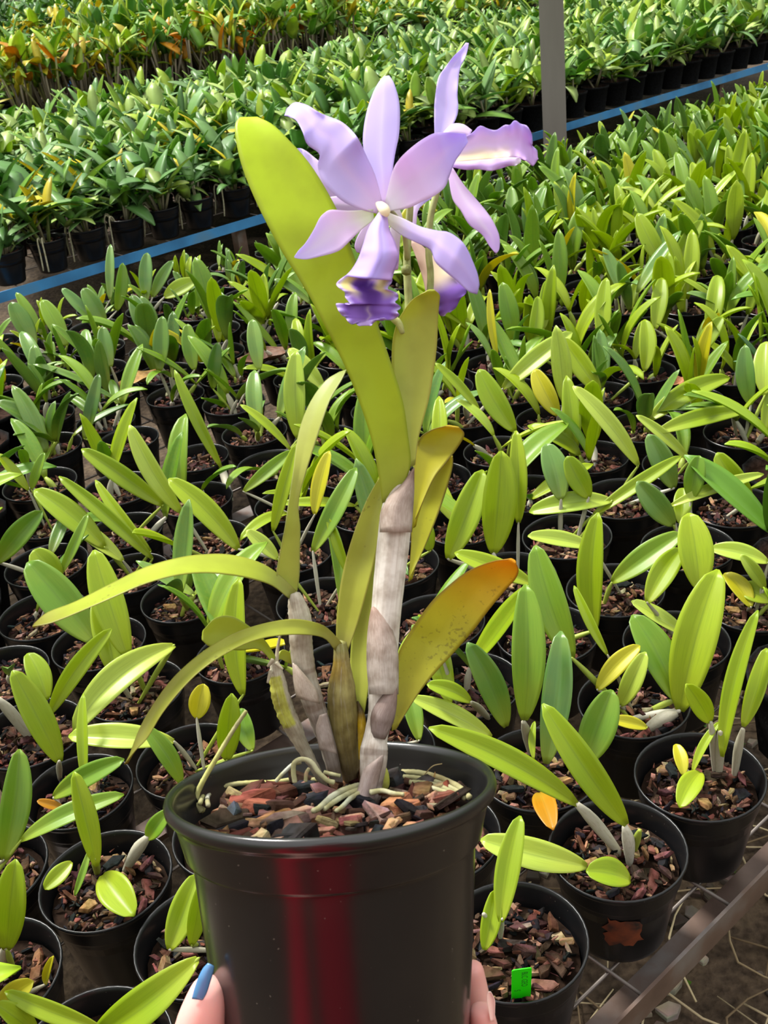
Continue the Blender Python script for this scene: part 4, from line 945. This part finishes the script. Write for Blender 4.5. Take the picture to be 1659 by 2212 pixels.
def plant_label(base,cnt,r,what): return '%s, %s from the left, %s'%(base,ordw(cnt),what)
indiv=[q for i,q in enumerate(spots2) if i in IND2]; rest=[q for i,q in enumerate(spots2) if i not in IND2]
bulk=Bulk()
POTV=np.array([v.co[:] for v in POTLO.vertices]); POTF=[tuple(p.vertices) for p in POTLO.polygons]
low=MB(); lathe(low,[(.0,PH-.02),(PR*.9,PH-.02),(PR*.95,PH),(PR,PH-.001),(PR*.98,PH-.01),(PR*.92,PH-.012),(PR*.7,0)],12); LPV=np.array(low.v); LPF=low.f; LPC=np.array([lin('3a2820') if i<24 else (.008,.008,.009) for i in range(len(LPV))])
cntr={}
for (r,u,n,rng) in indiv:
    loc=un(u,n,BENCH); px=proj(loc+np.array([0,0,PH]))[0]; cntr[r]=cntr.get(r,-1)+(1 if -30<px<W+30 else 0)
    lf,st,cname=B2[rng.randrange(8)]; 
    where='%s row behind the nearer blue rail'%ordw(r)
    lab='small %s orchid, %s from left, %s'%(cname,ordw(max(0,cntr[r])),where) if -30<px<W+30 else 'small %s orchid just past the photo edge, %s, %s side'%(cname,where,'left' if px<0 else 'right')
    root=empty('potted_orchid',loc,lab,'plant','black-potted orchids on the benches')
    child('pot',POTLO,root,(0,0,0),None,.97); bo=child('bark_chips',BK4[rng.randrange(2)],root,(0,0,0),Quaternion((0,0,1),rng.random()*6.28),.97); bo['kind']='stuff'
    q=Quaternion((0,0,1),rng.random()*6.283); s_=rng.uniform(.85,1.2)
    fo=child('leaves',lf,root,(0,0,PH-.02),q,s_); fo['kind']='stuff'
    child('stems',st,root,(0,0,PH-.02),q,s_)
    if r==0: child('aerial_roots',AIR[rng.randrange(4)],root,(0,0,0),Quaternion((0,0,1),AZ*0-.75+rng.uniform(-.3,.3)))
# ------------------------------------------------------------------ far bench: tall cane orchids with yellowing leaves
CANES=[]
for s in range(8):
    rng=random.Random(600+s); lf=Bulk(); st=Bulk(); pal=['GLLGB','LGPYL','GLLPG','LYGOL'][s%4]+('O' if s%3==1 else '')
    for k in range(9):
        a=rng.random()*6.283; r=rng.uniform(.01,.05); b0=np.array([math.cos(a)*r,math.sin(a)*r,0]); b1=b0*rng.uniform(1.5,3.2)+np.array([0,0,rng.uniform(.13,.30)])
        low_tube(st,b0,b1,.006,np.array(lin(rng.choice(['8d8068','a5987e','756a58','9a9a60']))))
        for q in range(2):
            put_leaf(lf,b1,dirv(a+q*2.6+rng.uniform(-.8,.8),math.radians(rng.uniform(20,85))),rng.uniform(.12,.2),rng,rng.choice(pal))
    CANES.append((lf.mesh('leaves',[MASS]),st.mesh('canes',[MASS]),{'G':'green','L':'yellowish green'}[pal[0]]))
cnt3={}
for r in range(12):
    for c in range(0,50):
        rng=random.Random(9000+r*100+c); u=1.3+c*.2+(r%2)*.1; n=6.66+r*.2
        if n>9.0 or u>8.9: continue
        loc=un(u+rng.uniform(-.02,.02),n+rng.uniform(-.02,.02),BENCH); a=proj(loc+np.array([0,0,.1])); b=proj(loc+np.array([0,0,.5]))
        if a[0]<-60 or a[0]>W+60 or a[1]<0 or b[1]>H: continue
        if not 0<=a[0]<=W: rest.append((r,u,n,rng)); continue
        tall=u<5.6-.1*r
        if tall and r<8:
            cnt3[r]=cnt3.get(r,-1)+(1 if 0<=a[0]<=W else 0)
            lf,st,cname=CANES[rng.randrange(8)]
            w_='%s row behind the farther blue rail'%ordw(r)
            root=empty('cane_orchid',loc,('tall %s cane orchid, %s from left, %s'%(cname,ordw(max(0,cnt3[r])),w_)) if 0<=a[0]<=W else 'tall %s cane orchid at the very photo edge, %s, spot %d'%(cname,w_,c),'plant','tall cane orchids on the far bench')
            q=Quaternion((0,0,1),rng.random()*6.283); s_=rng.uniform(.9,1.25)
            child('pot',POTLO,root,(0,0,0),None,1.0); fo=child('leaves',lf,root,(0,0,PH-.02),q,s_); fo['kind']='stuff'; child('canes',st,root,(0,0,PH-.02),q,s_)
        else:
            rest.append((r,u,n,rng))
# everything beyond what can be told apart: one mass
def mass_plant(loc,rng,pal,nl,Lr,hr):
    bulk.put(LPV+loc,LPF,LPC,1)
    top=loc+np.array([0,0,PH-.02])
    for k in range(nl):
        a=rng.random()*6.283; r=rng.uniform(0,.06); b1=top+np.array([math.cos(a)*r,math.sin(a)*r,rng.uniform(*hr)])
        if k%2==0: low_tube(bulk,top,b1,.005,np.array(lin(rng.choice(['8d9a58','b4ac92','857a64']))),4)
        for q in range(2): put_leaf(bulk,b1,dirv(rng.random()*6.283,math.radians(rng.uniform(0,75))),rng.uniform(*Lr),rng,rng.choice(pal))
LEAFARR=[(np.array([v.co[:] for v in m_.vertices]),[tuple(p.vertices) for p in m_.polygons]) for m_ in LEAFME]
MCOL={'L':'9dbb22','G':'6b9a2c','D':'4a7628','B':'66905a','P':'aecb58','Y':'c9ba1c'}
for i in REST1:
    u,n=P[i]; loc=un(u,n,BENCH); rng=random.Random(4000+i); px,py,d=proj(loc+np.array([0,0,PH])); lime=(px/W)*.55+(py/H)*.9
    pal='LLLGGP' if lime>1.0 else ('LLLGGBP' if lime>.62 else 'DGGGBBL')
    bulk.put(LPV+loc,LPF,LPC,1); top=loc+np.array([0,0,PH-.02]); main=rng.choice(pal)
    for k in range(5):
        a=rng.random()*6.283; b1=top+dirv(a,math.radians(rng.uniform(35,85)))*rng.uniform(.03,.07); low_tube(bulk,top,b1,.005,np.array(lin('a49c84')),5)
        for l in range(1+(rng.random()<.5)):
            V,F=LEAFARR[rng.randrange(8)]; dd=dirv(a+rng.uniform(-.7,.7)+3.1*l,math.radians(rng.uniform(35,88))); h_=math.hypot(dd[0],dd[1])
            z=np.array([-dd[0]*dd[2]/h_,-dd[1]*dd[2]/h_,h_])+np.array([rng.uniform(-.3,.3),rng.uniform(-.3,.3),0]); c_=main if rng.random()<.7 else rng.choice(pal+'Y' if rng.random()<.3 else pal)
            bulk.put(V@frame_m(dd,z).T*(rng.uniform(.10,.185) if not (n>2.36 and px<560 or n>2.5) else rng.uniform(.06,.1))+b1,F,np.array(lin(MCOL[c_]))*rng.uniform(.85,1.15))
for (r,u,n,rng) in rest:
    far=n>6.3
    mass_plant(un(u,n,BENCH),rng,('BSGGLPP' if not far else 'GLBPSGYP'),6,(.11,.20) if not far else (.11,.2),(.03,.11) if not far else (.05,.16))
for n0,n1,u0,u1,st in ((9.6,12.0,2,14,.26),(12.7,15.2,3,16,.34),(15.8,18.5,4,18,.42)):
    for uu in np.arange(u0,u1,st):
        for nn in np.arange(n0,n1,st):
            rng=random.Random(int(uu*1000+nn*77)); loc=un(uu+rng.uniform(-.05,.05),nn+rng.uniform(-.05,.05),BENCH); a=proj(loc); b=proj(loc+np.array([0,0,.45]))
            if a[0]<-80 or a[0]>W+80 or a[1]<-10 : continue
            mass_plant(loc,rng,'GGDLBY' if n0<12 else 'DDGGB',5,(.14,.24),(.1,.3))
me=bulk.mesh('distant_orchids',[MASS,BARK]); o=link('distant_orchids',me); tag(o,'dense carpet of small distant potted orchids filling the rear benches','plants','orchids massed on the rear benches',kind='stuff')
for n0,n1,u0,u1 in ((9.55,12.1,1.5,14.3),(12.65,15.3,2.5,16.5),(15.75,18.7,3.5,18.5)):
    bb=empty('nursery_bench',un((u0+u1)/2,(n0+n1)/2,0),'%s of the three plain distant benches, counted from the tall cane orchids'%ordw(int((n0-9)/3.1)),'bench')
    mb=MB(); box(mb,un((u0+u1)/2,(n0+n1)/2,BENCH-.01),BU*(u1-u0)/2,BN*(n1-n0)/2,np.array([0,0,.008])); mb.obj('bench_top',WIRE,bb,smooth=False)
    for uu in np.arange(u0+.6,u1,2.4):
        for nn in (n0+.1,n1-.1): mb=MB(); box(mb,un(uu,nn,.32),BU*.025,BN*.025,np.array([0,0,.32])); mb.obj('leg',WIRE,bb,smooth=False)
# hedge closing the nursery
hb=Bulk(); rng=random.Random(77)
for k in range(2600):
    u=rng.uniform(2,24); h=rng.uniform(0,1)**.7*2.6; loc=un(u,20.2+rng.uniform(0,.9)+.5*math.sin(u*2.1),h)
    put_leaf(hb,loc,dirv(rng.random()*6.283,math.radians(rng.uniform(-20,80))),rng.uniform(.25,.45),rng,rng.choice('DDGD'),kind=3)
o=link('hedge',hb.mesh('hedge',[MASS])); tag(o,'dark green hedge closing the nursery beyond the last bench','hedge',kind='stuff')
# a few dropped dry leaves among the pots
def fallen(px,py,w_,h_,col,label,curl=.3,z=RIM+.01):
    c=atz(px,py,z); mb=MB(); d=depth(c); a=random.random()*3; n,k=12,7; L=w_*d/FPX; T=np.zeros((n,k,3)); x=np.array([math.cos(a),math.sin(a),0]); y=np.array([-math.sin(a),math.cos(a),0])
    for i in range(n):
        for j in range(k):
            t=i/(n-1); e=2*j/(k-1)-1; ww=L*.32*max(.1,math.sin(math.pi*t)**.7); T[i,j]=c+x*(t-.5)*L+y*e*ww+np.array([0,0,1])*(curl*L*(.35*e*e+.3*(t-.5)**2)+.004*math.sin(t*9+e*3))
    grid_solid(mb,T,.0008,lambda t,v:mixc(lin(col),lin('6a3f24'),.35*(math.sin(t*17+v*9)>.4)),(0,0,1)); o=mb.obj('fallen_leaf',CANE); tag(o,label,'leaf','fallen dry leaves on the near bench')
fallen(300,822,95,50,'c39a52','curled tan dead leaf lying on a pot in the left middle')
fallen(572,775,120,60,'6e4a34','brown dead leaf lying among pots left of the held plant')
fallen(1462,825,60,20,'b5764a','thin copper dead leaf lying on a pot at the right')
# ------------------------------------------------------------------ the person holding the pot
def skin_chain(name,nodes,edges,mat,parent,root=0,sub=2):
    """nodes: (xyz, radius)"""
    org=np.array(parent.location) if parent is not None else np.zeros(3)
    me=bpy.data.meshes.new(name); me.from_pydata([tuple(np.asarray(p)-org) for p,_ in nodes],edges,[])
    o=bpy.data.objects.new(name,me); COL.objects.link(o); o.parent=parent
    md=o.modifiers.new('skin','SKIN'); md.use_smooth_shade=True; md.branch_smoothing=.6
    for i,(p,r) in enumerate(nodes):
        sv=me.skin_vertices[0].data[i]; sv.radius=(r,r) if not hasattr(r,'__len__') else r; sv.use_root=(i==root); sv.use_loose=False
    sb=o.modifiers.new('sub','SUBSURF'); sb.levels=sub; sb.render_levels=sub
    me.materials.append(mat); return o
def baked(o):
    dg=bpy.context.evaluated_depsgraph_get(); ev=o.evaluated_get(dg); me=bpy.data.meshes.new_from_object(ev); o.modifiers.clear(); old=o.data; o.data=me
    me.polygons.foreach_set('use_smooth',[True]*len(me.polygons)); return o
FX=-.09; FY=-.42
person=empty('person',(FX,FY,0),'person in a long red tunic holding up the pot, thumb with a blue nail','person')
nodes=[];edges=[]
def nd(p,r,prev=None):
    nodes.append((np.asarray(p,float),r)); i=len(nodes)-1
    if prev is not None: edges.append((prev,i))
    return i
pel=nd((FX,FY,.95),(.145,.10)); wai=nd((FX,FY-.01,1.10),(.125,.09),pel); che=nd((FX,FY,1.27),(.15,.105),wai); sho=nd((FX,FY,1.40),(.12,.08),che)
nk=nd((FX,FY+.005,1.47),.055,sho); nk2=nd((FX,FY+.015,1.52),.052,nk); hd0=nd((FX,FY+.03,1.575),(.068,.075),nk2); hd1=nd((FX,FY+.035,1.645),(.076,.092),hd0); hd2=nd((FX,FY+.02,1.71),(.062,.075),hd1)
for sx in (-1,1):
    hp=nd((FX+sx*.09,FY,.88),.092,pel); kn=nd((FX+sx*.10,FY+.01,.49),.06,hp); cf_=nd((FX+sx*.10,FY-.02,.34),.056,kn); an=nd((FX+sx*.10,FY-.03,.09),.038,cf_); to=nd((FX+sx*.11,FY+.05,.045),.036,an); nd((FX+sx*.115,FY+.13,.03),.028,to)
def hp_(px,py,d): return atd(px,py,d)
# left arm reaching down and forward, the hand cupping the pot from below and behind
wr=hp_(720,2740,.545)
ls=nd((FX-.15,FY,1.37),.062,sho); l2=nd((FX-.23,FY+.02,1.26),.05,ls); el=nd((FX-.30,FY+.10,1.06),.042,l2); fa=nd(np.array([FX-.30,FY+.10,1.06])*.45+wr*.55,.040,el); w_=nd(wr,(.028,.022),fa)
palm=nd(hp_(735,2560,.556),(.036,.018),w_); palm2=nd(hp_(770,2450,.562),(.040,.015),palm)
def finger(path,rad,prev):
    for p,r in zip(path,rad): prev=nd(p,r,prev)
    return prev
th=finger([hp_(600,2500,.525),hp_(470,2350,.492),hp_(425,2235,.478),hp_(446,2160,.473),hp_(459,2110,.471)],[.0165,.0145,.0130,.0098,.0068],palm)
finger([hp_(905,2430,.574),hp_(1012,2330,.556),hp_(1036,2215,.538),hp_(1023,2132,.531),hp_(1017,2078,.528)],[.0105,.0090,.0082,.0074,.0058],palm2)
finger([hp_(900,2480,.560),hp_(1020,2420,.538),hp_(1062,2310,.517),hp_(1046,2228,.508),hp_(1037,2170,.504)],[.0108,.0092,.0084,.0074,.0060],palm2)
finger([hp_(890,2520,.546),hp_(1000,2490,.522),hp_(1042,2400,.503),hp_(1030,2330,.494),hp_(1018,2285,.490)],[.0102,.0088,.0078,.0070,.0056],palm2)
finger([hp_(850,2560,.536),hp_(950,2550,.512),hp_(995,2480,.497),hp_(990,2430,.490),hp_(980,2395,.487)],[.0090,.0076,.0068,.0060,.0048],palm2)
# right arm bent up, hand raised beside the chin with loosely curled fingers
rs=nd((FX+.15,FY,1.37),.062,sho); r2=nd((FX+.21,FY+.01,1.25),.05,rs); re_=nd((FX+.24,FY+.06,1.08),.042,r2); rf=nd((FX+.18,FY+.17,1.27),.038,re_); rw=nd((FX+.12,FY+.27,1.43),(.027,.022),rf); rp=nd((FX+.10,FY+.29,1.50),(.036,.015),rw)
finger([(FX+.065,FY+.295,1.50),(FX+.05,FY+.31,1.53),(FX+.05,FY+.32,1.555)],[.014,.011,.008],rp)
for k in range(4):
    x=FX+.075+k*.021
    finger([(x,FY+.295,1.548-.004*abs(k-1)),(x,FY+.315,1.583-.006*abs(k-1)),(x,FY+.335,1.600-.007*abs(k-1)),(x-.002,FY+.345,1.590)],[.0095,.0085,.0078,.006],rp)
body=skin_chain('body',nodes,edges,SKIN,person,0,2)
bpy.context.view_layer.update(); baked(body)
# blue thumbnail lying on the outer side of the thumb, and the finger nails
def nail(px_pts,deps,mat,label,bow):
    mb=MB(); blade(mb,px_pts,deps,None,camber=bow,th=.0007,n=16,k=9,crease=0); o=mb.obj('nail',mat,person); o['label']=label; return o
nail([(414,2158,438,2161),(419,2138,447,2145),(428,2112,455,2120),(438,2092,461,2100),(449,2080,463,2087)],[.4650,.4640,.4645],NAIL,'blue painted thumbnail',-.18)
nail([(1060,2208,1068,2206),(1056,2185,1069,2183),(1052,2163,1069,2162),(1052,2148,1064,2149),(1055,2143,1060,2144)],[.4985,.4985],BNAIL,'bare pale fingernail',.25)
# red shirt, dark trousers, hair
sn=[((FX,FY+.01,.26),(.25,.20)),((FX,FY,.9),(.20,.155)),((FX,FY-.01,1.10),(.142,.108)),((FX,FY,1.27),(.178,.13)),((FX,FY,1.40),(.14,.10)),((FX,FY+.003,1.455),(.066,.066)),
    ((FX-.15,FY,1.375),.073),((FX-.23,FY+.02,1.26),.063),((FX-.30,FY+.10,1.06),.055),(np.array([FX-.30,FY+.10,1.06])*.5+wr*.5,.051),(np.array([FX-.30,FY+.10,1.06])*.2+wr*.8,.042),((FX+.15,FY,1.375),.073),((FX+.21,FY+.01,1.25),.063),((FX+.24,FY+.06,1.08),.055),((FX+.18,FY+.17,1.27),.05),((FX+.122,FY+.265,1.42),.036)]
sh=skin_chain('tunic',sn,[(0,1),(1,2),(2,3),(3,4),(4,5),(4,6),(6,7),(7,8),(8,9),(9,10),(4,11),(11,12),(12,13),(13,14),(14,15)],RED,person); bpy.context.view_layer.update(); baked(sh)
tn_=[((FX,FY,.92),(.11,.08)),((FX-.09,FY,.82),.095),((FX-.10,FY+.01,.49),.074),((FX-.10,FY-.03,.11),.056),((FX+.09,FY,.82),.095),((FX+.10,FY+.01,.49),.074),((FX+.10,FY-.03,.11),.056)]
tr2=skin_chain('trousers',tn_,[(0,1),(1,2),(2,3),(0,4),(4,5),(5,6)],DARK,person); bpy.context.view_layer.update(); baked(tr2)
hn=[((FX,FY-.005,1.66),(.086,.085)),((FX,FY+.0,1.735),(.07,.08)),((FX,FY-.045,1.58),(.075,.05)),((FX,FY-.06,1.47),(.07,.035))]
hr=skin_chain('hair',hn,[(0,1),(0,2),(2,3)],HAIR,person); bpy.context.view_layer.update(); baked(hr)
# face
mb=MB(); fz=FY+.035
tube(mb,[(FX,fz+.085,1.655),(FX,fz+.106,1.628),(FX,fz+.098,1.615)],[.008,.012,.008],10); o=mb.obj('nose',SKIN,person)
for sx in (-1,1):
    mb=MB(); lathe(mb,[(.0,-.011),(.008,-.008),(.011,0),(.008,.008),(0,.011)],12,(FX+sx*.031,fz+.078,1.66)); mb.obj('eye',BNAIL,person)
    mb=MB(); tube(mb,[(FX+sx*.078,fz+.0,1.67),(FX+sx*.09,fz-.01,1.65),(FX+sx*.08,fz-.0,1.625)],[.008,.012,.007],8); mb.obj('ear',SKIN,person)
mb=MB(); tube(mb,[(FX-.024,fz+.082,1.588),(FX,fz+.093,1.588),(FX+.024,fz+.082,1.588)],[.003,.007,.003],8,lambda t,v:lin('b8685f')); mb.obj('mouth',STONE,person)
